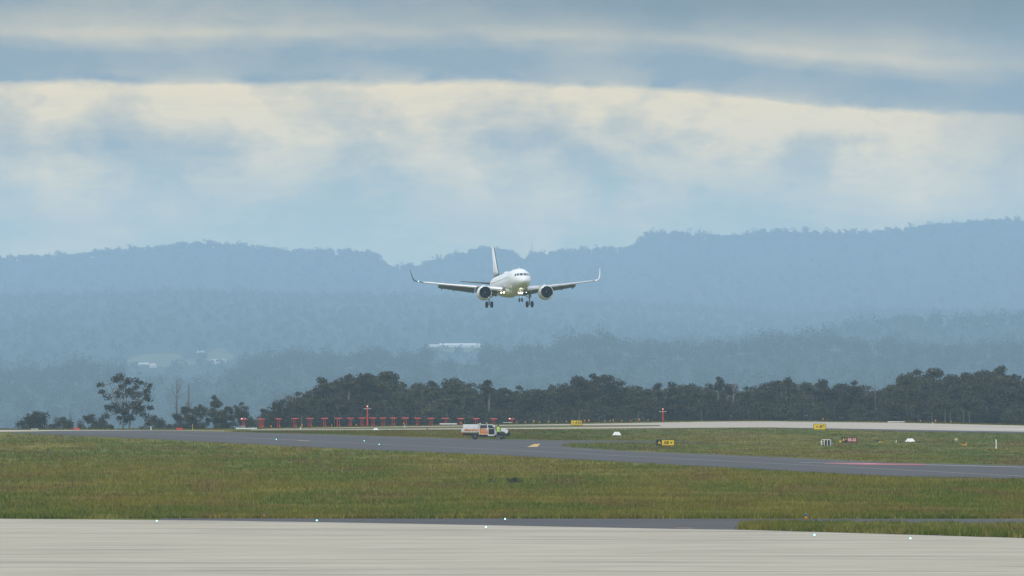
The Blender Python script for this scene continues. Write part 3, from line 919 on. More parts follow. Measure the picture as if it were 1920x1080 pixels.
def airliner():
    D = 1300.0
    root = empty('airliner', (on(984, D), D, up(520.5, D)))
    root.rotation_euler = (R(-2.8), R(-.5), R(9.3))
    tag(root, 'white twin-engine passenger jet landing with wheels down and lights on', 'airplane')
    seg = 36
    ys = sorted(set([q[0] for q in FUS] + [.2, .55, 1.1, 1.7, 2.3, 2.95, 3.7, 4.8] + [8, 10, 14, 16, 20, 22]))

    def ring(y, grow=0.0):
        hw, t, b, c = fus(y); out = []
        for k in range(seg):
            a = 2 * math.pi * k / seg; q = math.cos(a)
            out.append(((hw + grow) * math.sin(a), y, c + ((t - c + grow) if q > 0 else (c - b + grow)) * q))
        return out
    m = MB(); m.loft([ring(y) for y in ys]); fu = m.build('fuselage', M['white'], root, smooth=True)
    # rear body paint band, 1 cm proud
    m = MB(); rs = [ring(y, .012) for y in (29.8, 31, 32.5, 34, 35.5, 36.6)]; m.loft(rs, cap=False); m.build('tail_paint', M['green'], fu, smooth=True)
    # belly fairing
    m = MB(); rings = []
    for y, w, dpt in ((9.6, .3, -1.95), (10.6, 1.25, -2.25), (12, 1.9, -2.52), (14, 2.12, -2.66), (17.5, 2.15, -2.66), (20, 1.9, -2.5), (22.3, 1.1, -2.2), (23.4, .3, -1.98)):
        rings.append([(w * math.sin(a), y, -1.0 + (dpt + 1.0) * math.cos(a)) if math.cos(a) > 0 else (w * .8 * math.sin(a), y, -1.0 - .2 * math.cos(a)) for a in [2 * math.pi * k / 24 for k in range(24)]])
    m.loft(rings); m.build('belly_fairing', M['white'], fu, smooth=True)
    # cockpit panes
    for s in (-1, 1):
        for (xa, xb, za, zb, slant) in ((.07, .66, .50, .95, .06), (.80, 1.12, .49, .93, .10), (1.23, 1.42, .46, .88, .12)):
            m = MB(); nn = 4; vs = []
            for j in range(nn + 1):
                for i in range(nn + 1):
                    fz = j / nn; fx = i / nn
                    z = za + (zb - za) * fz; x = xa + (xb - xa) * fx - slant * fz * (1 if xa > .1 else fx)
                    y = fus_y(x, z); nrm = Vector((x * .45, -.85, .55)).normalized() * .022
                    vs.append((s * (x + nrm.x), y + nrm.y, z + nrm.z))
            m.add(vs, [(j * (nn + 1) + i, j * (nn + 1) + i + 1, (j + 1) * (nn + 1) + i + 1, (j + 1) * (nn + 1) + i) for j in range(nn) for i in range(nn)])
            m.build('cockpit_window', M['glass'], fu, smooth=True)
    # cabin windows, doors
    for s in (-1, 1):
        for k in range(38):
            y = 7.4 + k * .53
            zz = .48
            xx = 1.975 * math.sqrt(1 - (zz / 2.07) ** 2)
            MB().box((s * (xx + .002), y, zz), (.02, .23, .33), rot=None).build('cabin_window', M['cabin'], fu)
        for y in (6.0, 28.6):
            hw, t, b, c = fus(y); m = MB()
            pts = [(math.sqrt(max(0, 1 - ((z - c) / (t - c if z > c else c - b)) ** 2)) * (hw + .012), z) for z in np.linspace(-.75, 1.1, 7)]
            m.add([(s * p[0], y + o, p[1]) for p in pts for o in (-.42, .42)], [(2 * i, 2 * i + 1, 2 * i + 3, 2 * i + 2) for i in range(6)])
            m.build('door', M['white_matt'], fu)
    MB().box((0, 6.2, 2.27), (.03, .3, .42), rot=Matrix.Rotation(R(-20), 3, 'X')).build('antenna', M['white'], fu)
    MB().box((0, 13.5, 2.25), (.03, .35, .38), rot=Matrix.Rotation(R(-20), 3, 'X')).build('antenna', M['white'], fu)
    m = MB(); m.loft([[(w * math.cos(a), y, 2.0 + hgt * max(0, math.sin(a))) for a in [2 * math.pi * k / 16 for k in range(16)]] for y, w, hgt in ((18.6, .1, .06), (19.4, .55, .34), (20.6, .6, .4), (22, .5, .3), (23, .1, .06))])
    m.build('satcom_fairing', M['white'], fu, smooth=True)

    def foil(x, yle, ch, z, th, tw=0.0, n=9):
        up_, lo_ = [], []
        for i in range(n):
            t = (1 - math.cos(math.pi * i / (n - 1))) / 2
            yt = 5 * th * (.2969 * math.sqrt(t) - .126 * t - .3516 * t * t + .2843 * t ** 3 - .1036 * t ** 4)
            up_.append((t, yt)); lo_.append((t, -yt * .75))
        pts = up_ + lo_[-2:0:-1]; out = []
        for t, q in pts:
            yy, zz = (t - .3) * ch, q * ch
            out.append((x, yle + .3 * ch + yy * math.cos(tw) + zz * math.sin(tw), z - yy * math.sin(tw) + zz * math.cos(tw)))
        return out
    ST = [(1.7, 11.6, 7.3, -1.33, .135), (4.0, 12.85, 5.7, -1.02, .13), (6.4, 14.1, 4.35, -.75, .12), (11.5, 16.9, 2.95, -.12, .11), (16.2, 19.35, 1.75, .52, .105)]

    def st(x):
        a = np.array(ST); return [float(np.interp(x, a[:, 0], a[:, k])) for k in range(1, 5)]
    for s in (-1, 1):
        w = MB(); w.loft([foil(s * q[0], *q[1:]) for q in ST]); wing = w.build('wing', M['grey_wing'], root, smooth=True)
        # drooped slats along the leading edge
        for (a, b) in ((2.35, 4.75), (6.75, 9.0), (9.03, 11.3), (11.33, 13.6), (13.63, 15.9)):
            sl = MB(); rings = []
            for x in np.linspace(a, b, 3):
                y, c, z, th = st(x); k = c * .17 + .12
                prof = [(-.42, -.26), (-.50, -.10), (-.36, .04), (-.10, .125), (.35, .15), (.30, .10), (0, .03), (-.2, -.10), (-.30, -.28)]
                rings.append([(s * x, y + p[0] * k, z + p[1] * k * 1.5) for p in prof])
            sl.loft(rings); sl.build('slat', M['slat'], wing, smooth=False)
        # flaps, lowered
        for (a, b, fr) in ((2.1, 6.25, .20), (6.4, 12.9, .25)):
            fl = MB(); rings = []
            for x in np.linspace(a, b, 4):
                y, c, z, th = st(x); L = min(c * fr, 1.25) + .12; te = y + c * .93
                rings.append([(s * x, te + p[0] * L, z - .16 + p[1] * L) for p in ((0, .06), (.12, .12), (.45, -.10), (.82, -.60), (.80, -.64), (.40, -.22), (.1, -.07))])
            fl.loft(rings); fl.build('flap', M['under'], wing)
        y, c, z, th = st(14.4)
        ai = MB(); ai.loft([[(s * x, st(x)[0] + st(x)[1] * .8 + p[0], st(x)[2] + p[1]) for p in ((0, .03), (.45, .0), (.45, -.03), (0, -.06))] for x in (13.0, 16.0)])
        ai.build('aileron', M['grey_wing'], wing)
        for x, L in ((7.5, 2.6), (10.2, 2.3), (12.3, 2.0)):
            y, c, z, th = st(x); y0 = y + c * .42
            f = MB(); f.loft([[(s * (x + r * math.cos(a)), y0 + t * L, z - .18 - dz + r * 1.25 * math.sin(a)) for a in [2 * math.pi * k / 10 for k in range(10)]]
                              for t, r, dz in ((0, .03, .05), (.15, .13, .12), (.45, .19, .24), (.75, .16, .46), (1, .03, .78))])
            f.build('flap_track_fairing', M['under'], wing, smooth=True)
        # winglet
        ln = [(16.2, 19.35, 1.75, .52, 0), (16.75, 19.68, 1.6, .60, .12), (17.2, 20.0, 1.42, .76, .6), (17.48, 20.36, 1.22, 1.08, 1.05), (17.62, 20.72, 1.06, 1.55, 1.3), (17.78, 21.3, .82, 2.3, 1.38), (17.88, 21.85, .5, 3.0, 1.4)]
        rings = []
        for x, yl, ch, z, cant in ln:
            base = foil(0, yl, ch, 0, .10)
            rings.append([(s * (x - (p[2]) * math.sin(cant)), p[1], z + p[2] * math.cos(cant)) for p in base])
        wl = MB(); wl.loft(rings); wl.build('winglet', M['green'] if s < 0 else M['white'], wing, smooth=True)
        MB().lathe_y([(-.10, .005), (-.06, .06), (0, .085), (.1, .06), (.2, .01)], (s * 16.7, 19.66, .62), 10).build('navigation_light', M['green_lamp' if s < 0 else 'red_lamp'], wing, smooth=True)
        # landing lights at the wing root
        for k in ((0, 1) if s < 0 else (0,)):
            r = .105 if s < 0 else .045
            MB().lathe_y([(-.06, .01), (-.05, r * .7), (0, r), (.06, r), (.1, .01)], (s * (2.10 + .46 * k), 11.05 + .25 * k, -2.05), 14).build('landing_light', M['lamp'], wing, smooth=True)
        # tailplane
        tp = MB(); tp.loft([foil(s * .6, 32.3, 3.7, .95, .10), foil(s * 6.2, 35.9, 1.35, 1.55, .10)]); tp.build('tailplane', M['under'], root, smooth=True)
        # engine
        cx, cy, cz = s * 5.75, 9.9, -2.12
        en = empty('engine', (0, 0, 0)); en.parent = root
        MB().lathe_y([(.26, 1.235), (.8, 1.34), (1.5, 1.37), (2.4, 1.30), (3.3, 1.10), (3.9, .92), (3.9, .80)], (cx, cy, cz), 40).build('nacelle', M['white'], en, smooth=True)
        MB().lathe_y([(.14, 1.06), (.05, 1.095), (0, 1.145), (.05, 1.19), (.25, 1.235)], (cx, cy, cz), 40).build('inlet_lip', M['lip'], en, smooth=True)
        MB().lathe_y([(1.55, 1.04), (.55, 1.035), (.142, 1.06)], (cx, cy, cz), 40).build('inlet_duct', M['fan'], en, smooth=True)
        fb = MB()
        for k in range(18):
            a = 2 * math.pi * k / 18
            q = []
            for rr, tw in ((.28, .25), (.65, .55), (1.02, .95)):
                wd = .15 + .05 * rr
                for e in (-1, 1):
                    b = a + e * wd * math.cos(tw) / rr * .8
                    q.append((cx + rr * math.cos(b), cy + 1.0 + e * wd * math.sin(tw), cz + rr * math.sin(b)))
            fb.add(q, [(0, 1, 3, 2), (2, 3, 5, 4)])
        fb.build('fan', M['fan'], en)
        MB().lathe_y([(1.55, .01), (1.55, 1.04)], (cx, cy, cz), 30).build('duct_back', M['black'], en)
        MB().lathe_y([(.52, .005), (.62, .12), (.8, .22), (1.0, .29), (1.2, .3)], (cx, cy, cz), 20).build('spinner', M['black'], en, smooth=True)
        MB().add([(cx + .03 + .10 * math.cos(t), cy + .56, cz + .07 + .10 * math.sin(t)) for t in np.linspace(.3, 2.4, 6)] + [(cx + .03 + .06 * math.cos(t), cy + .56, cz + .07 + .06 * math.sin(t)) for t in np.linspace(.3, 2.4, 6)],
                 [(i, i + 1, i + 7, i + 6) for i in range(5)]).build('spinner_mark', M['white'], en)
        MB().lathe_y([(3.3, .86), (4.3, .72), (5.0, .52)], (cx, cy, cz), 24).build('exhaust', M['steel'], en, smooth=True)
        py2 = MB(); py2.loft([[(cx - .16, y, z0), (cx + .16, y, z0), (cx + .16, y, z1), (cx - .16, y, z1)] for y, z0, z1 in ((cy + 1.4, cz + 1.1, cz + 1.42), (cy + 3.2, cz + .8, cz + 1.6), (cy + 5.5, cz + .9, cz + 1.35))])
        py2.build('pylon', M['white_matt'], en)
        # strakes on the cowl
        MB().box((cx - s * 1.12, cy + 1.5, cz + .95), (.04, .9, .28), rot=Matrix.Rotation(R(40 * s), 3, 'Y')).build('strake', M['white'], en)
        # main gear
        gx, gy = s * 3.8, 17.9
        ge = empty('main_gear', (0, 0, 0)); ge.parent = root
        MB().tube([(gx, gy, -1.2), (gx, gy, -2.7)], .17, 12).tube([(gx, gy, -2.7), (gx, gy, -3.85)], .11, 12).build('strut', M['steel'], ge, smooth=True)
        MB().tube([(gx - s * 1.75, gy - .1, -1.6), (gx, gy, -2.75)], .075, 8).build('side_brace', M['steel'], ge)
        MB().tube([(gx, gy + .15, -2.6), (gx, gy + .5, -3.1), (gx, gy + .12, -3.75)], .05, 6).build('torque_link', M['steel'], ge)
        MB().tube([(gx - .55, gy, -3.88), (gx + .55, gy, -3.88)], .09, 10).build('axle', M['steel'], ge)
        MB().box((gx + s * .28, gy, -1.95), (.05, .75, 1.35)).build('gear_door', M['white_matt'], ge)
        for e in (-1, 1):
            tw = MB(); cc = (gx + e * .47, gy, -3.88)
            tw.loft([[(cc[0] + o, cc[1] + r * math.cos(a), cc[2] + r * math.sin(a)) for a in [2 * math.pi * k / 24 for k in range(24)]] for o, r in ((-.21, .33), (-.215, .48), (-.15, .575), (0, .60), (.15, .575), (.215, .48), (.21, .33))])
            wt = tw.build('wheel', M['dark'], ge, smooth=True)
    # fin
    m = MB()

    def vfoil(z, yl, ch, th): return [(p[2], p[1], z) for p in foil(0, yl, ch, 0, th)]
    m.loft([vfoil(1.75, 28.9, 6.9, .10), vfoil(3.2, 30.6, 5.5, .10), vfoil(7.9, 34.9, 2.35, .10)])
    fin = m.build('tail_fin', M['white'], root, smooth=True)
    m = MB(); m.loft([[(p[0] * 1.04, p[1] - .01, p[2]) for p in vfoil(z, yl, ch, th)] for z, yl, ch, th in ((1.8, 28.95, 6.84, .102), (2.6, 29.9, 6.07, .102))], cap=False); m.build('fin_base_paint', M['green'], fin, smooth=True)
    m = MB()
    for (za, ya, ca), (zb, yb, cb) in (((2.6, 29.9, 6.07), (7.9, 34.9, 2.35)),):
        m.loft([[(.07, y0, z), (-.07, y0, z), (-.05, y1, z), (.05, y1, z)] for z, y0, y1 in ((za, ya - .05, ya + .3), (zb, yb - .05, yb + .22))])
    m.build('fin_leading_edge', M['green'], fin)
    # nose gear
    ge = empty('nose_gear', (0, 0, 0)); ge.parent = root
    MB().tube([(0, 5.0, -1.8), (0, 5.0, -2.95)], .10, 10).tube([(0, 5.0, -2.95), (0, 5.0, -3.8)], .065, 10).build('strut', M['reflect'], ge, smooth=True)
    MB().tube([(0, 5.9, -1.95), (0, 5.02, -2.8)], .05, 6).build('drag_brace', M['steel'], ge)
    MB().tube([(-.28, 5.0, -3.81), (.28, 5.0, -3.81)], .06, 8).build('axle', M['steel'], ge)
    for e in (-1, 1):
        tw = MB(); cc = (e * .26, 5.0, -3.81)
        tw.loft([[(cc[0] + o, cc[1] + r * math.cos(a), cc[2] + r * math.sin(a)) for a in [2 * math.pi * k / 20 for k in range(20)]] for o, r in ((-.11, .2), (-.115, .3), (-.08, .37), (0, .39), (.08, .37), (.115, .3), (.11, .2))])
        tw.build('wheel', M['dark'], ge, smooth=True)
        MB().box((e * .42, 5.6, -2.2), (.04, 1.1, .5)).build('gear_door', M['white'], ge)
        MB().lathe_y([(-.05, .01), (-.04, .09), (0, .125), (.07, .125), (.1, .01)], (e * .25, 4.86, -2.55), 14).build('taxi_light', M['lamp'], ge, smooth=True)
    return root


airliner()

# ---------------------------------------------------------------- airport ute
def ute():
    gx, gd = at(911, 823.8)
    S = (823.8 - HORIZON) / HC        # px per metre there
    X = lambda px: (px - 911) / S     # along the vehicle
    Z = lambda py: (823.8 - py) / S
    root = empty('utility_truck', (gx, gd, 0.012))
    tag(root, 'white service truck with canopy box, orange stripes and open front door on the taxiway', 'truck')
    W = 1.86

    def side_loft(pts, y0, y1, inset=0.0):
        m = MB(); n = len(pts)
        vs = [(p[0], y0, p[1]) for p in pts] + [(p[0], y1, p[1]) for p in pts]
        fs = [tuple(range(n)), tuple(range(2 * n - 1, n - 1, -1))] + [(i, (i + 1) % n, n + (i + 1) % n, n + i) for i in range(n)]
        return m.add(vs, fs)
    # cab lower body with wheel arch and bonnet
    arch = [(X(940.6) + .47 * math.cos(a), Z(818.2) + .47 * math.sin(a)) for a in np.linspace(math.pi * .98, .6, 9)]
    low = [(X(898.4), Z(815.3)), (X(898.4), Z(803.4)), (X(927.5), Z(803.2)), (X(930), Z(803.4)), (X(949.6), Z(804.9)), (X(951.8), Z(806.4)), (X(951.9), Z(811.2)), (X(949.6), Z(812.6))] + arch[::-1] + [(X(931.0), Z(815.3))]
    lo = side_loft(low, -W / 2, W / 2).build('cab_body', M['white'], root)
    # far half and sills of the doorway are the body itself; a flat black sheet stands in for the shade inside the open doorway
    MB().box(((X(916) + X(927.3)) / 2, -W / 2 - .006, (Z(804) + Z(814.6)) / 2), (X(927.3) - X(916), .02, Z(804) - Z(814.6))).build('doorway_shade', M['black'], root)
    MB().box((X(922), -W / 2 + .25, Z(811.5)), (.62, .35, .35), .06).build('driver_seat', M['black'], root)
    # greenhouse: roof, pillars, glass
    gl = MB(); y0 = W / 2 - .10
    up_ = [(X(899), Z(803.3)), (X(899.6), Z(797.0)), (X(922.6), Z(796.9)), (X(929.0), Z(803.3))]
    side_loft(up_, -y0 + .05, y0 - .05).build('cabin_glass', M['glass'], root)
    rf = MB(); rf.box(((X(898.6) + X(923.4)) / 2, 0, Z(796.55)), (X(923.4) - X(898.6), W - .16, .075), .03).build('roof', M['white'], root)
    for s in (-1, 1):
        for a, b in (((899.3, 803.4), (899.6, 796.6)), ((914.6, 803.4), (913.9, 796.6)), ((929.2, 803.4), (922.8, 796.6))):
            if s < 0 and a[0] > 925: continue
            MB().tube([(X(a[0]), s * (y0 - .02), Z(a[1])), (X(b[0]), s * (y0 - .04), Z(b[1]))], .055, 6).build('pillar', M['white'], root)
    MB().tube([(X(929.2), -y0 + .02, Z(803.4)), (X(922.8), -y0 + .04, Z(796.6))], .05, 6).build('pillar', M['white'], root)
    # rear half door with orange graphic and pale stripes
    dr = MB().box(((X(899.4) + X(914.4)) / 2, -W / 2 - .012, (Z(803.8) + Z(815)) / 2), (X(914.4) - X(899.4), .03, Z(803.8) - Z(815)), .02).build('rear_door', M['white'], root)
    m = MB(); pts = [(899.4, 802.4), (902.5, 803.5), (909.8, 803.9), (913.2, 805.6), (915.0, 809.0), (915.2, 814.8), (899.8, 815.0)]
    m.add([(X(p[0]), -W / 2 - .031, Z(p[1])) for p in pts], [tuple(range(len(pts)))]); m.build('orange_film', M['orange'], dr)
    for k in range(5):
        a = 902.2 + k * 2.25
        m = MB(); pts = [(a, 804.9 + .25 * k), (a + .5, 804.9 + .25 * k), (a + 1.8, 809.6), (a + 1.5, 809.8)]
        m.add([(X(p[0]), -W / 2 - .035, Z(p[1])) for p in pts], [(0, 1, 2, 3)]); m.build('pale_stripe', M['white_matt'], dr)
    MB().box(((X(900.5) + X(915)) / 2, -W / 2 - .034, Z(813.4)), (X(915) - X(900.5), .006, .06)).build('pale_stripe', M['white_matt'], dr)
    MB().box((X(902.6), -W / 2 - .05, Z(805.6)), (.16, .03, .035)).build('handle', M['black'], dr)
    # open front door, swung out towards the viewer, hinged at the front
    hx = X(927.8)
    od = MB().box((hx - .02, -W / 2 - .50, (Z(803.6) + Z(815)) / 2), (.06, .98, Z(803.6) - Z(815)), .02).build('front_door', M['white'], root)
    MB().box((hx - .02, -W / 2 - .45, Z(800.4)), (.02, .82, .40)).build('door_glass', M['glass'], od)
    MB().tube([(hx - .02, -W / 2 - .04, Z(797.6)), (hx - .02, -W / 2 - .86, Z(797.8)), (hx - .02, -W / 2 - .98, Z(803.6))], .025, 6).build('window_frame', M['white'], od)
    MB().box((hx - .05, -W / 2 - .5, (Z(804.2) + Z(814)) / 2), (.03, .8, .5), .01).build('door_trim', M['black'], od)
    MB().box((hx + .02, -W / 2 - 1.12, Z(802.6)), (.12, .24, .2), .03).build('mirror', M['black'], od)
    # sill and step
    MB().box(((X(914.8) + X(927.4)) / 2, -W / 2 - .02, Z(816.2)), (X(927.4) - X(914.8), .1, .17), .02).build('sill', M['white_matt'], root)
    MB().box(((X(898) + X(931)) / 2, 0, Z(817.3)), (X(931) - X(898), W - .06, .25), .03).build('side_step', M['black'], root)
    # chassis, tray, canopy
    MB().box(((X(868) + X(950)) / 2, 0, Z(814.8)), (X(950) - X(868), .95, .22)).build('chassis', M['black'], root)
    tr = MB().box(((X(865) + X(897)) / 2, 0, Z(809.6)), (X(897) - X(865), W + .1, .14), .02).build('tray', M['reflect'], root)
    MB().box(((X(865.4) + X(896.6)) / 2, -W / 2 - .05, Z(806.8)), (X(896.6) - X(865.4), .04, .30), .01).build('drop_side', M['white_matt'], tr)
    MB().box(((X(870) + X(896)) / 2, -W / 2 - .075, Z(806.6)), (X(896) - X(870), .01, .22)).build('orange_panel', M['orange'], tr)
    for a, b in ((872.6, 877.0), (878.6, 881.4)):
        MB().box(((X(a) + X(b)) / 2, -W / 2 - .083, Z(806.9)), (X(b) - X(a), .006, .05)).build('dark_print', M['black'], tr)
    for a in (871.4, 882.6, 890.0):
        MB().box((X(a), -W / 2 - .083, Z(806.7)), (.05, .006, .17), rot=Matrix.Rotation(R(18), 3, 'Y')).build('pale_stripe', M['white_matt'], tr)
    cb = MB().box(((X(868.2) + X(896.2)) / 2, 0, (Z(796) + Z(804.6)) / 2), (X(896.2) - X(868.2), W, Z(796) - Z(804.6)), .04).build('canopy_box', M['white'], root)
    MB().box(((X(869) + X(895.6)) / 2, -W / 2 - .012, (Z(796.9) + Z(804.2)) / 2), (X(895.6) - X(869), .02, Z(796.9) - Z(804.2)), .008).build('side_lid', M['white_matt'], cb)
    for a in (875, 889):
        MB().box((X(a), -W / 2 - .03, Z(803.6)), (.12, .03, .05)).build('latch', M['steel'], cb)
    MB().box((X(896.9), 0, (Z(794.6) + Z(810)) / 2), (.07, W, Z(794.6) - Z(810))).build('headboard', M['white_matt'], root)
    for y in (-.8, .8):
        MB().lathe_z([(0, .07), (.14, .07), (.16, .03)], (X(900.2), y, Z(796.0)), 10).build('work_light', M['white_matt'], root, smooth=True)
    lb = MB().box((X(911), 0, Z(795.6)), (.42, 1.2, .09), .03).build('light_bar', M['black'], root)
    MB().lathe_z([(0, .09), (.15, .08), (.2, .03)], (X(912.5), -.35, Z(795.2)), 12).build('beacon', M['orange_light'], lb, smooth=True)
    MB().box((X(913.4), .1, Z(795.2)), (.14, .5, .05)).build('roof_panel', M['white_matt'], lb)
    MB().tube([(X(871.2), .5, Z(796)), (X(871.0), .5, Z(787.2))], .015, 5).build('flag_whip', mat('green_whip', (.1, .35, .12), .5), root)
    MB().box((X(921), 0, Z(796.0)), (.16, 1.1, .06), .02).build('visor', M['black'], root)
    # bonnet detail, front, bullbar
    MB().box((X(944), 0, Z(804.4)), (.5, .7, .07), .03, rot=Matrix.Rotation(R(4), 3, 'Y')).build('bonnet_scoop', M['white'], root)
    for s in (-1, 1):
        MB().box((X(951.8), s * .72, Z(808.4)), (.22, .34, .20), .05).build('headlight', M['reflect'], root)
        MB().box((X(951.6), s * .80, Z(813.4)), (.10, .14, .10), .03).build('fog_light', M['reflect'], root)
        m = MB(); ring = []
        for a in np.linspace(math.pi * 1.02, -.02, 10):
            ring.append([(X(940.6) + r * math.cos(a), s * (W / 2 + o), Z(818.2) + r * math.sin(a)) for r, o in ((.46, -.02), (.46, .06), (.60, .05), (.60, -.02))])
        m.loft(ring); m.build('fender_flare', M['black'], root, smooth=False)
    bb = MB().box((X(952.6), 0, Z(814.6)), (.52, W - .04, .42), .08).build('bullbar', M['black'], root)
    MB().box((X(954.0), 0, Z(809.2)), (.10, 1.25, .36), .03).build('grille', M['black'], root)
    for y in (-.55, .55):
        MB().tube([(X(955.0), y, Z(813)), (X(955.2), y, Z(806.4)), (X(954.2), y * .7, Z(804.8))], .045, 7).build('upright', M['black'], bb)
    MB().tube([(X(955.2), -.8, Z(808)), (X(955.4), -.5, Z(806.2)), (X(955.4), .5, Z(806.2)), (X(955.2), .8, Z(808))], .04, 7).build('top_rail', M['black'], bb)
    # wheels
    for wx in (890.8, 940.6):
        for s in (-1, 1):
            m = MB(); c = (X(wx), s * (W / 2 - .13), .365)
            m.loft([[(c[0] + r * math.cos(a), c[1] + o * s, c[2] + r * math.sin(a)) for a in [2 * math.pi * k / 24 for k in range(24)]] for o, r in ((-.13, .24), (-.135, .33), (-.08, .365), (.08, .365), (.135, .33), (.13, .24))])
            wh = m.build('wheel', M['dark'], root, smooth=True)
            rim = MB(); rim.loft([[(c[0] + r * math.cos(a), c[1] + o * s, c[2] + r * math.sin(a)) for a in [2 * math.pi * k / 20 for k in range(20)]] for o, r in ((.06, .01), (.09, .08), (.07, .2), (.13, .235), (.13, .20))], cap=False)
            rim.build('rim', M['black'], wh, smooth=True)
            sp = MB()
            for k in range(6):
                a = 2 * math.pi * k / 6
                sp.box((c[0] + .13 * math.cos(a), c[1] + .125 * s, c[2] + .13 * math.sin(a)), (.17, .02, .035), rot=Matrix.Rotation(-a, 3, 'Y'))
            sp.build('spoke', M['steel'], wh)
    for x in (X(885.2), X(896.8)):
        MB().box((x, -W / 2 + .12, Z(814.8)), (.05, .3, .42), rot=Matrix.Rotation(R(12 if x < X(890) else -12), 3, 'Y')).build('mud_flap', M['black'], root)
    MB().box((X(868.5), -W / 2 + .1, Z(812.2)), (.36, .1, .12), .02).build('tail_light', M['red'], root)
    MB().box((X(876), -.45, Z(814.4)), (.8, .5, .26), .04).build('under_tray_box', M['black'], root)
    return gx, gd, S


UTE = ute()


# ---------------------------------------------------------------- person beside the open door
def skin_mesh(name, verts, edges, radii, material, parent, root_i=0, sub=1):
    me = bpy.data.meshes.new(name); me.from_pydata(verts, edges, []); me.materials.append(material)
    o = bpy.data.objects.new(name, me); col.objects.link(o); o.parent = parent
    md = o.modifiers.new('skin', 'SKIN'); md.use_smooth_shade = True
    if not me.skin_vertices: bpy.context.view_layer.objects.active = o
    for i, r in enumerate(radii):
        sv = me.skin_vertices[0].data[i]; sv.radius = (r, r) if not isinstance(r, tuple) else r
        sv.use_root = (i == root_i)
    s = o.modifiers.new('subdivision', 'SUBSURF'); s.levels = sub; s.render_levels = sub
    return o


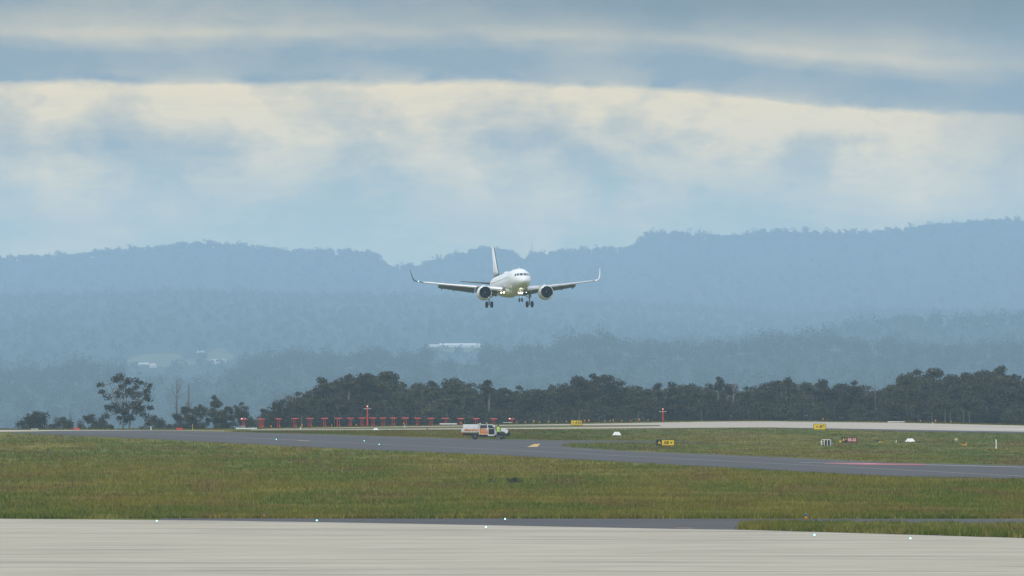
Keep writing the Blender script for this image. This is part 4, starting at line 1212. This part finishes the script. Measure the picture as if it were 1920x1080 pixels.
def person():
    px_, py_ = 934.2, 824.6
    x, d = at(px_, py_)
    root = empty('person', (x, d, 0.012))
    tag(root, 'person in yellow hi-vis vest and dark trousers standing at the open truck door', 'person')
    V = []; E = []; Rr = []

    def chain(pts, prev=None):
        idx = []
        for (p, r) in pts:
            V.append(p); Rr.append(r); i = len(V) - 1
            if prev is not None: E.append((prev, i))
            prev = i; idx.append(i)
        return idx
    # facing away from the camera (+Y), arms bent forward, right hand lower
    t = chain([((0, 0, .94), (.145, .11)), ((0, -.01, 1.12), (.13, .10)), ((0, -.01, 1.30), (.155, .11)), ((0, 0, 1.43), (.12, .09)), ((0, .01, 1.50), .058), ((0, .02, 1.57), .066), ((0, .03, 1.66), (.080, .098)), ((0, .03, 1.74), (.072, .088)), ((0, .03, 1.775), .04)])
    for s in (-1, 1):
        chain([((s * .09, 0, .88), .10), ((s * .11, .015, .50), .066), ((s * .12, -.01, .10), .046), ((s * .125, .02, .045), .05), ((s * .135, .13, .035), .04)], t[0])
        arm = chain([((s * .19, 0, 1.41), .062), ((s * .25, .01, 1.15), .046), ((s * (.22), .20, 1.02 + .03 * s), .034), ((s * .215, .26, 1.01 + .03 * s), (.022, .040))], t[3])
        h = V[arm[-1]]
        for k in range(4):
            L = (.072, .084, .080, .064)[k]; oz = .03 - .02 * k
            chain([((h[0], h[1] + .03, h[2] + oz), .0095), ((h[0] - s * .008, h[1] + .03 + L * .55, h[2] + oz - .006), .009), ((h[0] - s * .03, h[1] + .03 + L * .9, h[2] + oz - .014), .0075)], arm[-1])
        chain([((h[0] - s * .03, h[1] - .01, h[2] + .035), .011), ((h[0] - s * .05, h[1] + .02, h[2] + .045), .009)], arm[-1])
    body = skin_mesh('body', V, E, Rr, M['skin'], root)
    # face, turned to the truck
    MB().lathe_z([(-.02, .012), (.0, .018), (.03, .008)], (0, .135, 1.655), 8).build('nose', M['skin'], body)
    for s in (-1, 1):
        MB().lathe_z([(-.012, .004), (0, .012), (.012, .004)], (s * .032, .118, 1.69), 8).build('eye', M['white_matt'], body)
        MB().box((s * .085, .03, 1.665), (.016, .035, .06), .006).build('ear', M['skin'], body)
    MB().box((0, .124, 1.615), (.05, .012, .012), .004).build('mouth', M['red'], body)
    rings = [[(w * math.cos(a), .018 + dd * math.sin(a), z) for a in [2 * math.pi * k / 18 for k in range(18)]] for z, w, dd in ((1.61, .070, .078), (1.66, .092, .098), (1.72, .094, .104), (1.77, .078, .088), (1.80, .035, .04))]
    MB().loft(rings).build('hair', M['hair'], root, smooth=True)
    # clothes
    tv = [(0, 0, .96)]; te = []; trr = [(.17, .13)]
    for s in (-1, 1):
        b = len(tv); tv += [(s * .095, 0, .86), (s * .112, .01, .50), (s * .122, -.005, .13)]; te += [(0, b), (b, b + 1), (b + 1, b + 2)]; trr += [.112, .086, .072]
    tv.append((0, 0, 1.05)); te.append((0, len(tv) - 1)); trr.append((.155, .115))
    tro = skin_mesh('trousers', tv, te, trr, M['navy'], root)
    for s in (-1, 1):
        for z, r in ((.42, .098), (.20, .088)):
            MB().lathe_z([(-.014, r), (.014, r)], (s * (.113 + (.42 - z) * .04), .004, z), 16).build('reflective_band', M['reflect'], tro, smooth=True)
        MB().box((s * .13, .045, .05), (.11, .29, .10), .035).build('boot', M['black'], root)
        sl = MB(); sl.tube([(s * .17, 0, 1.42), (s * .25, .01, 1.15), (s * .225, .17, 1.03 + .03 * s)], [.078, .064, .050], 12); sl.build('sleeve', M['navy'], root, smooth=True)
    rings = [[(w * math.copysign(abs(math.cos(a)) ** .8, math.cos(a)), -.005 + dd * math.sin(a), z) for a in [2 * math.pi * k / 28 for k in range(28)]] for z, w, dd in ((.90, .205, .155), (1.0, .20, .15), (1.15, .195, .145), (1.30, .205, .145), (1.40, .195, .13), (1.47, .13, .095), (1.50, .075, .07))]
    ve = MB().loft(rings).build('vest', M['hivis'], root, smooth=True)
    for z in (1.00, 1.19):
        rr = [[(w * math.copysign(abs(math.cos(a)) ** .8, math.cos(a)), -.005 + dd * math.sin(a), z + o) for a in [2 * math.pi * k / 28 for k in range(28)]] for o, w, dd in ((-.022, .205, .155), (.022, .205, .155))]
        MB().loft(rr, cap=False).build('reflective_band', M['reflect'], ve, smooth=True)


person()


# ---------------------------------------------------------------- signs
def glyphs(text, size, material, parent, loc, name='lettering'):
    cu = bpy.data.curves.new('text', 'FONT'); cu.body = text; cu.size = size; cu.align_x = 'CENTER'; cu.align_y = 'CENTER'; cu.extrude = .004; cu.offset = size * .03
    t = bpy.data.objects.new('text', cu); col.objects.link(t)
    dg = bpy.context.evaluated_depsgraph_get(); me = bpy.data.meshes.new_from_object(t.evaluated_get(dg))
    bpy.data.objects.remove(t); bpy.data.curves.remove(cu)
    me.materials.clear(); me.materials.append(material); me.name = name
    o = bpy.data.objects.new(name, me); col.objects.link(o); o.parent = parent
    o.location = loc; o.rotation_euler = (R(90), 0, 0)
    return o


def arrow(x, z, L, s, material, parent, y):
    h = L * .34
    m = MB(); w = .035
    for zz in (-1, 1):
        m.add([(x + s * L / 2, y, z), (x + s * (L / 2 - h), y, z + zz * h), (x + s * (L / 2 - h - .06), y, z + zz * (h - .04)), (x + s * (L / 2 - .085), y, z)], [(0, 1, 2, 3)])
    m.box((x - s * .03, y, z), (L * .86, .008, w * 1.5))
    m.build('arrow', material, parent)


def sign(name, px0, px1, ytop, ybot, ybase, panels, label):
    """panels: (px0, px1, face material, glyph material, text, text centre px, arrow (px, dir) or None)"""
    x, d = at((px0 + px1) / 2, ybase); S = F / d
    cx = (px0 + px1) / 2
    W = (px1 - px0) / S; H = (ybot - ytop) / S; z0 = (ybase - ybot) / S
    z0 = max(z0, .12)
    root = empty(name, (x, d, 0.0)); tag(root, label, 'sign')
    MB().box((0, 0, z0 + H / 2), (W + .08, .16, H + .08), .02).build('housing', M['sign_black'], root)
    for k in (-.36, .36):
        MB().box((W * k, 0, (z0 - .02) / 2 - .02), (.07, .07, z0 + .04)).build('leg', M['steel'], root)
    for (a, b, fm, gm, text, tpx, ar) in panels:
        xa, xb = (a - cx) / S, (b - cx) / S
        p = MB().box(((xa + xb) / 2, -.085, z0 + H / 2), (xb - xa - .03, .02, H - .02)).build('face_panel', M[fm], root)
        if text: glyphs(text, H * .80, M[gm], p, ((tpx - cx) / S, -.101, z0 + H * .5))
        if ar: arrow((ar[0] - cx) / S, z0 + H / 2, H * .52, ar[1], M[gm], p, -.100)


sign('direction_sign', 1231.3, 1264.2, 825.0, 835.0, 837.2, [(1231.3, 1240.8, 'sign_black', 'sign_yellow', 'A', 1236.4, None), (1240.8, 1264.2, 'sign_yellow', 'sign_black', 'A8', 1249.2, (1258.2, 1))],
     'black and yellow taxiway sign reading A and A8 with right arrow')
sign('direction_sign', 1070.8, 1091.2, 788.4, 796.8, 798.6, [(1070.8, 1091.2, 'sign_yellow', 'sign_black', 'A10', 1084.2, (1075.2, -1))], 'yellow taxiway sign reading A10 with left arrow')
sign('direction_sign', 1525.6, 1548.2, 795.2, 805.2, 807.2, [(1525.6, 1548.2, 'sign_yellow', 'sign_black', 'A9', 1541.0, (1532.5, -1))], 'yellow taxiway sign reading A9 with left arrow, beside the runway')
sign('runway_sign', 1578.2, 1606.6, 821.8, 830.2, 831.0, [(1578.2, 1588.4, 'sign_black', 'sign_yellow', 'A9', 1583.2, None), (1588.4, 1606.6, 'sign_red', 'paint_white', '05-23', 1597.5, None)],
     'red and black runway holding sign reading 05-23')


# ---------------------------------------------------------------- localiser array and monitor masts
def antenna_unit():
    root = empty('localiser_antenna', (0, 0, 0))
    zt = .55 + 1.02
    m = MB(); m.loft([[(-.56, y, z), (.56, y, z), (.50, y, z - dz), (-.50, y, z - dz)] for y, z, dz in ((-.5, zt, .05), (.0, zt + .06, .11), (1.1, zt + .04, .08))])
    m.build('radome', M['red'], root)
    MB().box((0, .1, zt - .13), (.34, .3, .1), .02).build('mount', M['red'], root)
    for x in (-.16, .16):
        MB().tube([(x * 1.15, 0, 0), (x, .05, zt - .1)], .045, 8).build('leg', M['red'], root)
    MB().box((0, .03, .55), (.32, .05, .05)).build('brace', M['red'], root)
    MB().box((.0, .3, .12), (.5, .5, .14), .02).build('foundation', M['white_matt'], root)
    MB().box((.2, -.08, .36), (.13, .10, .22), .02).build('junction_box', M['orange_light'], root)
    return root


DL = 1120.0
ax = [456.5, 490, 522, 552.7, 581.3, 608.7, 634.4, 656.9, 678.7, 699.2, 718.1, 737.7, 759.8, 783.2, 808, 834.8, 864, 893.4, 925.5, 958.8]
proto = antenna_unit()
units = []
for i, p in enumerate(ax):
    o = proto if i == 0 else copy_tree(proto)
    yt = 785.0 - 1.8 * math.sin(math.pi * i / 19) + (.3 if i < 3 else 0)
    x = on(p, DL)
    o.location = (x, DL, up(yt, DL) - 1.63)
    o.rotation_euler = (0, 0, 0)
    lab = 'red antenna on twin legs between the crowded-leg antenna and red mast' if i < 9 else ('red antenna on twin legs between the red mast and long white board' if i < 14 else 'red antenna on twin legs behind the long white board and truck')
    gname = 'red antennas before the mast' if i < 9 else ('red antennas after the mast' if i < 14 else 'red antennas behind the truck')
    if i == 0: lab = 'red antenna with a lit lamp at the open end of the row'
    if i == 1: lab = 'red antenna with crowded thick legs, second from the open end of the row'
    if i == 19: lab = 'red antenna with a lit lamp, closing the row behind the truck'
    tag(o, lab, 'antenna', gname if i not in (0, 1, 19) else None)
    if i in (0, 1, 19) and 'group' in o: del o['group']
    units.append(o)
for o in (units[0], units[19]):
    MB().lathe_z([(0, .06), (.09, .06), (.12, .02)], (-.25, -.2, 1.60), 8).build('obstruction_light', M['red_lamp'], o)
for q in (-.36, .02, .38):
    MB().tube([(q, .4, 0), (q * .9, .4, 1.46)], .035, 8).build('leg', M['red'], units[1])


def mast(px, ytop, ybase, d, label, arm_y):
    x = on(px, d); zb = float(ground_z(x, d)); z1 = up(ytop, d); h = z1 - zb
    root = empty('monitor_mast', (x, d, zb)); tag(root, label, 'mast')
    MB().tube([(0, 0, 0), (0, 0, h * .35), (0, 0, h - .2)], [.13, .10, .08], 8).build('pole', M['red'], root)
    MB().box((0, 0, up(arm_y, d) - zb), (1.25, .14, .07)).build('cross_bar', M['white_matt'], root)
    MB().lathe_z([(0, .11), (.2, .11), (.26, .05)], (0, 0, h - .24), 10).build('lamp_cap', M['red'], root)
    MB().lathe_z([(0, .05), (.08, .06), (.12, .02)], (0, 0, h + .02), 8).build('obstruction_light', M['red_lamp'], root)


mast(689, 762.5, 794, 1150, 'tall red mast with white cross bar above the antenna row', 766.5)
mast(1243, 767.5, 787, 1240, 'short red mast with white cross bar behind the runway', 771.6)


# ---------------------------------------------------------------- small airfield things
def gable_marker(px, ybase, w_px, h_px, label):
    x, d = at(px, ybase); S = F / d; w = w_px / S; h = h_px / S; dp = .6
    root = empty('gable_marker', (x, d, 0)); tag(root, label, 'marker')
    t = w * .26
    for s in (-1, 1):
        m = MB(); m.add([(-w / 2, s * dp / 2, 0), (w / 2, s * dp / 2, 0), (t, s * .015, h), (-t, s * .015, h), (-w / 2, s * dp / 2 - s * .02, 0), (w / 2, s * dp / 2 - s * .02, 0), (t, 0, h - .015), (-t, 0, h - .015)],
                        [(0, 1, 2, 3), (7, 6, 5, 4), (0, 4, 5, 1), (1, 5, 6, 2), (3, 2, 6, 7), (0, 3, 7, 4)])
        m.build('side_board', M['white_matt'], root)
    for s in (-1, 1):
        m = MB(); m.add([(s * w / 2, -dp / 2, 0), (s * w / 2, dp / 2, 0), (s * t, 0, h)], [(0, 1, 2)]); m.build('end_board', M['white_matt'], root)


gable_marker(1156.5, 816.0, 17, 6.2, 'white gable marker on the grass below the A10 sign')
gable_marker(1706.5, 828.2, 19, 6.0, 'white gable marker on the grass beyond the red runway sign')
gable_marker(704.5, 806.3, 10, 3.4, 'small white gable marker on the thin strip near the red mast')


def ground_light(px, py, label, r=.05):
    x, d = at(px, py)
    root = empty('taxiway_light', (x, d, 0.012)); tag(root, label, 'light', 'lit cyan taxiway lights')
    MB().lathe_z([(0, r * 1.5), (r * .3, r * 1.4), (r * .4, r)], (0, 0, 0), 14).build('housing', M['steel'], root, smooth=True)
    MB().lathe_z([(r * .4, r * .95), (r * .9, r * .9), (r * 1.4, r * .55), (r * 1.6, r * .1)], (0, 0, 0), 14).build('lens', M['cyan_lamp'], root, smooth=True)


for q in ((294, 978.4), (594, 977.6), (911, 990), (1527, 1004.8), (1707, 1011.6)):
    ground_light(*q, 'tiny glowing cyan light set in the pale concrete edge')
ground_light(947, 974.6, 'tiny glowing cyan light on the dark asphalt shoulder')
for q in ((518, 824.6), (683, 827.6), (711, 834.2)):
    ground_light(*q, 'tiny glowing cyan light on the far grey taxiway', .055)


def edge_marker(px, ytop, ybase, label):
    x, d = at(px, ybase); S = F / d; h = (ybase - ytop) / S
    root = empty('edge_marker', (x, d, -.05)); tag(root, label, 'marker')
    MB().tube([(0, 0, 0), (0, 0, h * .55)], .022, 8).build('stake', M['brown'], root)
    MB().tube([(0, 0, h * .5), (0, 0, h * .84)], .058, 12).build('sleeve', M['orange_light'], root, smooth=True)
    MB().lathe_z([(h * .84, .07), (h * .93, .085), (h * 1.0, .05), (h * 1.03, .01)], (0, 0, 0), 12).build('cap', M['blue'], root, smooth=True)


edge_marker(495.5, 961.5, 972.5, 'short yellow stake with blue cap at the grass edge')
edge_marker(1511.2, 962.0, 985.0, 'tall yellow stake with blue cap in the grass island')

# white framed equipment rack by the taxiway
x, d = at(1549, 835.6); S = F / d
rk = empty('equipment_rack', (x, d, -.03)); tag(rk, 'white framed rack of dark panels standing in the grass', 'rack')
h = 11.4 / S
for k, q in enumerate((1540.6, 1545.8, 1551.2, 1556.8)):
    MB().box(((q - 1549) / S, -.05, h / 2), (.075, .09, h)).build('post', M['white_matt'], rk)
for k, (a, b) in enumerate(((1541.2, 1545.4), (1546.2, 1550.8), (1551.6, 1556.4))):
    MB().box((((a + b) / 2 - 1549) / S, .03, h * .52), ((b - a) / S, .12, h * .82)).build('dark_panel', M['sign_black'], rk)
MB().box((-.0, -.05, h + .03), ((1557 - 1540.4) / S, .1, .06)).build('top_rail', M['white_matt'], rk)
MB().box(((1558.6 - 1549) / S, .1, h * .5), (.14, .35, h * .85)).build('cable_box', M['under'], rk)
MB().box(((1543.6 - 1549) / S, -.06, h * .72), (.16, .03, .12)).build('yellow_label', M['sign_yellow'], rk)
MB().box(((1543.0 - 1549) / S, -.06, h * .35), (.08, .03, .14)).build('white_label', M['white_matt'], rk)
MB().box(((1539.4 - 1549) / S, -.02, h * .62), (.10, .16, .24), .02).build('end_box', M['white_matt'], rk)


def box_thing(name, px, ybase, w_px, h_px, label, cat, parts, depth=.4):
    """parts: (name, material, x0, x1, z0, z1 as fractions)"""
    x, d = at(px, ybase); S = F / d; w = w_px / S; h = h_px / S
    root = empty(name, (x, d, -.02)); tag(root, label, cat)
    for i, (nm, mt, a, b, z0, z1) in enumerate(parts):
        MB().box(((a + b - 1) / 2 * w, .006 * i, (z0 + z1) / 2 * h), ((b - a) * w, depth * (1 - .1 * i), (z1 - z0) * h), .02).build(nm, M[mt], root)
    return root


box_thing('yellow_cabinet', 1576, 829.6, 4.4, 3.6, 'small yellow cabinet beside the red runway sign', 'cabinet', [('case', 'sign_yellow', 0, 1, .1, .9), ('lid', 'sign_yellow', -.06, 1.06, .9, 1.05), ('foot', 'black', .2, .8, 0, .1)])
box_thing('light_fitting', 1649, 829.4, 12, 4.2, 'dark angled light fitting with orange and white foot in the grass', 'light', [('lamp_head', 'black', 0, .5, .45, 1), ('stem', 'white_matt', .42, .6, 0, .6), ('foot', 'orange_light', .55, 1, 0, .4)])
box_thing('approach_light_unit', 1680.4, 829.4, 2.2, 4.6, 'small white stub post in the grass near the gable marker', 'post', [('post', 'white_matt', .1, .9, 0, .85), ('cap', 'reflect', 0, 1, .85, 1)], .12)
box_thing('marker_post', 1684, 829.8, 2.6, 11.4, 'thin post with a brown head behind the white stub', 'post', [('post', 'under', .4, .6, 0, .7), ('head', 'brown', 0, 1, .7, 1)], .1)
x, d = at(1793, 830.6); S = F / d
rd = empty('round_lamp', (x, d, -.02)); tag(rd, 'pale yellow rounded lamp head on a short stem in the grass', 'light')
MB().tube([(0, 0, 0), (0, 0, .2)], .05, 8).build('stem', M['under'], rd)
MB().lathe_z([(.12, .05), (.2, .17), (.36, .2), (.48, .17), (.55, .05)], (0, 0, 0), 14).build('lamp_head', mat('pale_lamp_yellow', (.5, .47, .2), .5), rd, smooth=True)
box_thing('orange_beacon', 1807.5, 834.8, 11, 5.0, 'low orange fitting with an upright end in the grass', 'light', [('base', 'orange_light', 0, .7, 0, .5), ('upright', 'orange_light', .72, 1, 0, 1), ('lens', 'black', .62, .74, .3, .9)])
box_thing('white_post', 1867, 841.2, 3.6, 17.5, 'white upright post with a dark side box in the grass', 'post', [('post', 'white_matt', .35, 1, 0, .9), ('box', 'sign_black', 0, .4, .3, .78), ('cap', 'reflect', .2, 1, .9, 1)], .25)
box_thing('wooden_post', 800.5, 813, 2.6, 11.5, 'thin weathered timber post standing alone in the grass', 'post', [('post', 'brown', .15, .85, 0, .92), ('cap', 'brown', 0, 1, .92, 1)], .14)
box_thing('red_box', 142.5, 806.2, 12, 4.4, 'low red and black box on the far verge among the round bushes', 'box', [('case', 'red', .1, 1, .25, .95), ('end', 'black', 0, .3, .3, 1), ('foot', 'orange_light', .4, .95, 0, .25)])
box_thing('red_box', 335, 806.0, 14, 4.2, 'low red box on the far verge below the leafy clump', 'box', [('case', 'red', .15, 1, .1, .95), ('end', 'black', 0, .2, .2, 1), ('foot', 'under', .3, .9, 0, .1)])
box_thing('white_barrier', 65, 806.0, 14, 2.4, 'thin white rail on the far verge before the low bushes', 'barrier', [('rail', 'white_matt', 0, 1, .5, 1), ('leg', 'steel', .1, .14, 0, .5), ('leg', 'steel', .86, .9, 0, .5)], .1)
box_thing('white_post', 283, 806, 2.6, 7, 'pale utility pillar on the far verge under the spreading eucalypt', 'post', [('post', 'white_matt', .1, .9, 0, .9), ('cap', 'reflect', 0, 1, .9, 1)], .2)
box_thing('yellow_post', 361, 806, 1.8, 10, 'thin yellow post on the far verge in front of the leafy clump', 'post', [('post', 'sign_yellow', .25, .75, 0, .9), ('cap', 'white_matt', 0, 1, .9, 1)], .1)
# white concrete plinths and barriers near the array
box_thing('white_plinth', 462, 805.2, 40, 3.2, 'long low white plinth in front of the end antenna', 'plinth', [('slab', 'white_matt', 0, .76, .2, 1), ('slab', 'white_matt', .84, 1, .3, 1.05), ('pillar', 'reflect', .77, .83, 0, 1.3), ('foot', 'under', .05, .7, 0, .2)], .8)


def barrier(px, ybase, w_px, h_px, d, label):
    S = F / d; x = on(px, d); z = up(ybase, d); w = w_px / S; h = h_px / S
    root = empty('white_barrier', (x, d, z)); tag(root, label, 'barrier')
    MB().box((0, 0, h * .65), (w, .16, h * .7), .02).build('board', M['white_matt'], root)
    for s in (-1, 1):
        MB().box((s * w * .48, 0, h * .45), (w * .035, .2, h * 1.1)).build('end_post', M['orange_light'], root)
        MB().box((s * w * .3, 0, -h * .1), (.08, .12, h * .9)).build('leg', M['steel'], root)


barrier(840.5, 797.0, 34, 3.4, F * HC / (797.2 - HORIZON), 'long white board in front of the red antennas near the truck')
barrier(1680.5, 793.0, 33, 3.0, F * HC / (792.4 - HORIZON), 'white barrier with orange ends on the far runway edge')
box_thing('white_rail', 952, 796.0, 17, 4.6, 'thin white rail on two legs before the last red antenna', 'rail', [('rail', 'white_matt', 0, 1, .8, 1), ('leg', 'brown', .04, .09, 0, .8), ('leg', 'brown', .91, .96, 0, .8)], .08)

# small orange runway edge lights along the far edge
lt = None
spots = [(508, 803.9), (566, 802.4), (622, 801.2), (668, 800.2), (757, 798.6), (864.5, 797.2), (969, 795.6), (985, 795.4), (1001, 795.2), (1012, 795), (1028, 794.8), (1044, 794.5), (1062, 794.2), (1096, 793.6), (1104, 793.4),
         (1134, 792.8), (1144, 792.6), (1150, 792.5), (1166, 792.2), (1183, 791.9), (1199, 791.5), (1215, 791.0), (1543, 789.8), (1726, 792.8), (1754, 793.6), (1783, 794.3)]
for i, (p, y) in enumerate(spots):
    d = F * HC / (y - HORIZON) + 3; x = on(p, d)
    if lt is None:
        lt = empty('runway_edge_light', (x, d, 0))
        MB().tube([(0, 0, -.1), (0, 0, .2)], .035, 8).build('stem', M['brown'], lt)
        MB().lathe_z([(.18, .06), (.24, .11), (.38, .11), (.44, .05)], (0, 0, 0), 10).build('lamp_head', M['orange_light'], lt, smooth=True)
        o = lt
    else:
        o = copy_tree(lt)
    o.location = (x, d, float(ground_z(x, d)) + .02)
    s = rng.uniform(.75, 1.25); o.scale = (s * .85, s * .85, s)
    side = 'between the antenna row and the truck' if p < 960 else ('from the last antenna to the A10 sign' if p < 1080 else ('from the A10 sign to the short red mast' if p < 1240 else 'on the far runway edge by the white barrier'))
    tag(o, 'tiny orange light on a stem, ' + side, 'light', 'orange lights ' + side)
for i, (p, y) in enumerate(((563.5, 804.2), (758.6, 800.6), (1749, 796))):
    box_thing('white_post', p, y + 1.2, 2.0, 6.5, ('short white post beside the thin strip behind the antennas', 'slim white post near the foot of the red mast', 'slim white post on the far runway edge by the pale gums')[i], 'post',
              [('post', 'white_matt', .2, .8, 0, .85), ('cap', 'brown', 0, 1, .85, 1)], .1)


# leafy weeds in the grass
def weed(px, py, w, h, n, label, seed):
    x, d = at(px, py); z = float(ground_z(x, d)); r = np.random.default_rng(seed)
    root = empty('weed_plant', (x, d, z)); tag(root, label, 'plant')
    st = MB(); tips = []
    for k in range(n):
        a = r.random() * 6.28; q = r.random() ** .6
        e = Vector((math.cos(a) * q * w / 2, math.sin(a) * q * .5, h * (.5 + .5 * r.random()) * (1 - .35 * q)))
        st.tube([(e.x * .3, e.y * .3, 0), (e.x * .75, e.y * .75, e.z * .6), e], [.02, .014, .006], 5); tips.append(e)
    st.build('stem', M['ground'], root)
    C = np.array([(t.x, t.y, t.z) for t in tips] + [(t.x * .7, t.y * .7, t.z * .6) for t in tips]); Rd = np.full((len(C), 3), .11)
    fast_mesh('foliage', leaves_at(C, Rd, 14, .075, r), 4, weed_leaf, root)


weed_leaf = leaf_mat('weed_leaves', (.05, .065, .025), (.10, .12, .045), (.30, .27, .15))
weed(966, 902, 1.3, .55, 16, 'larger dark leafy weed clump in the tall grass', 5)
weed(921, 901.5, .5, .32, 7, 'smaller leafy weed clump in the tall grass', 6)

# ---------------------------------------------------------------- haze
hz = MB().box((0, 10700, 175), (9600, 23000, 560)).build('haze', M['white'])
hm = bpy.data.materials.new('haze_air'); hm.use_nodes = True
g = NT(hm.node_tree); g.n.clear()
out = g.node('ShaderNodeOutputMaterial'); pv = g.node('ShaderNodeVolumePrincipled')
pv.inputs['Color'].default_value = (*HAZE_COLOR, 1); pv.inputs['Density'].default_value = HAZE_DENSITY
g.l.new(pv.outputs[0], out.inputs['Volume'])
hz.data.materials.clear(); hz.data.materials.append(hm)
tag(hz, 'blue-grey moist air between the airfield and the hills', kind='stuff')
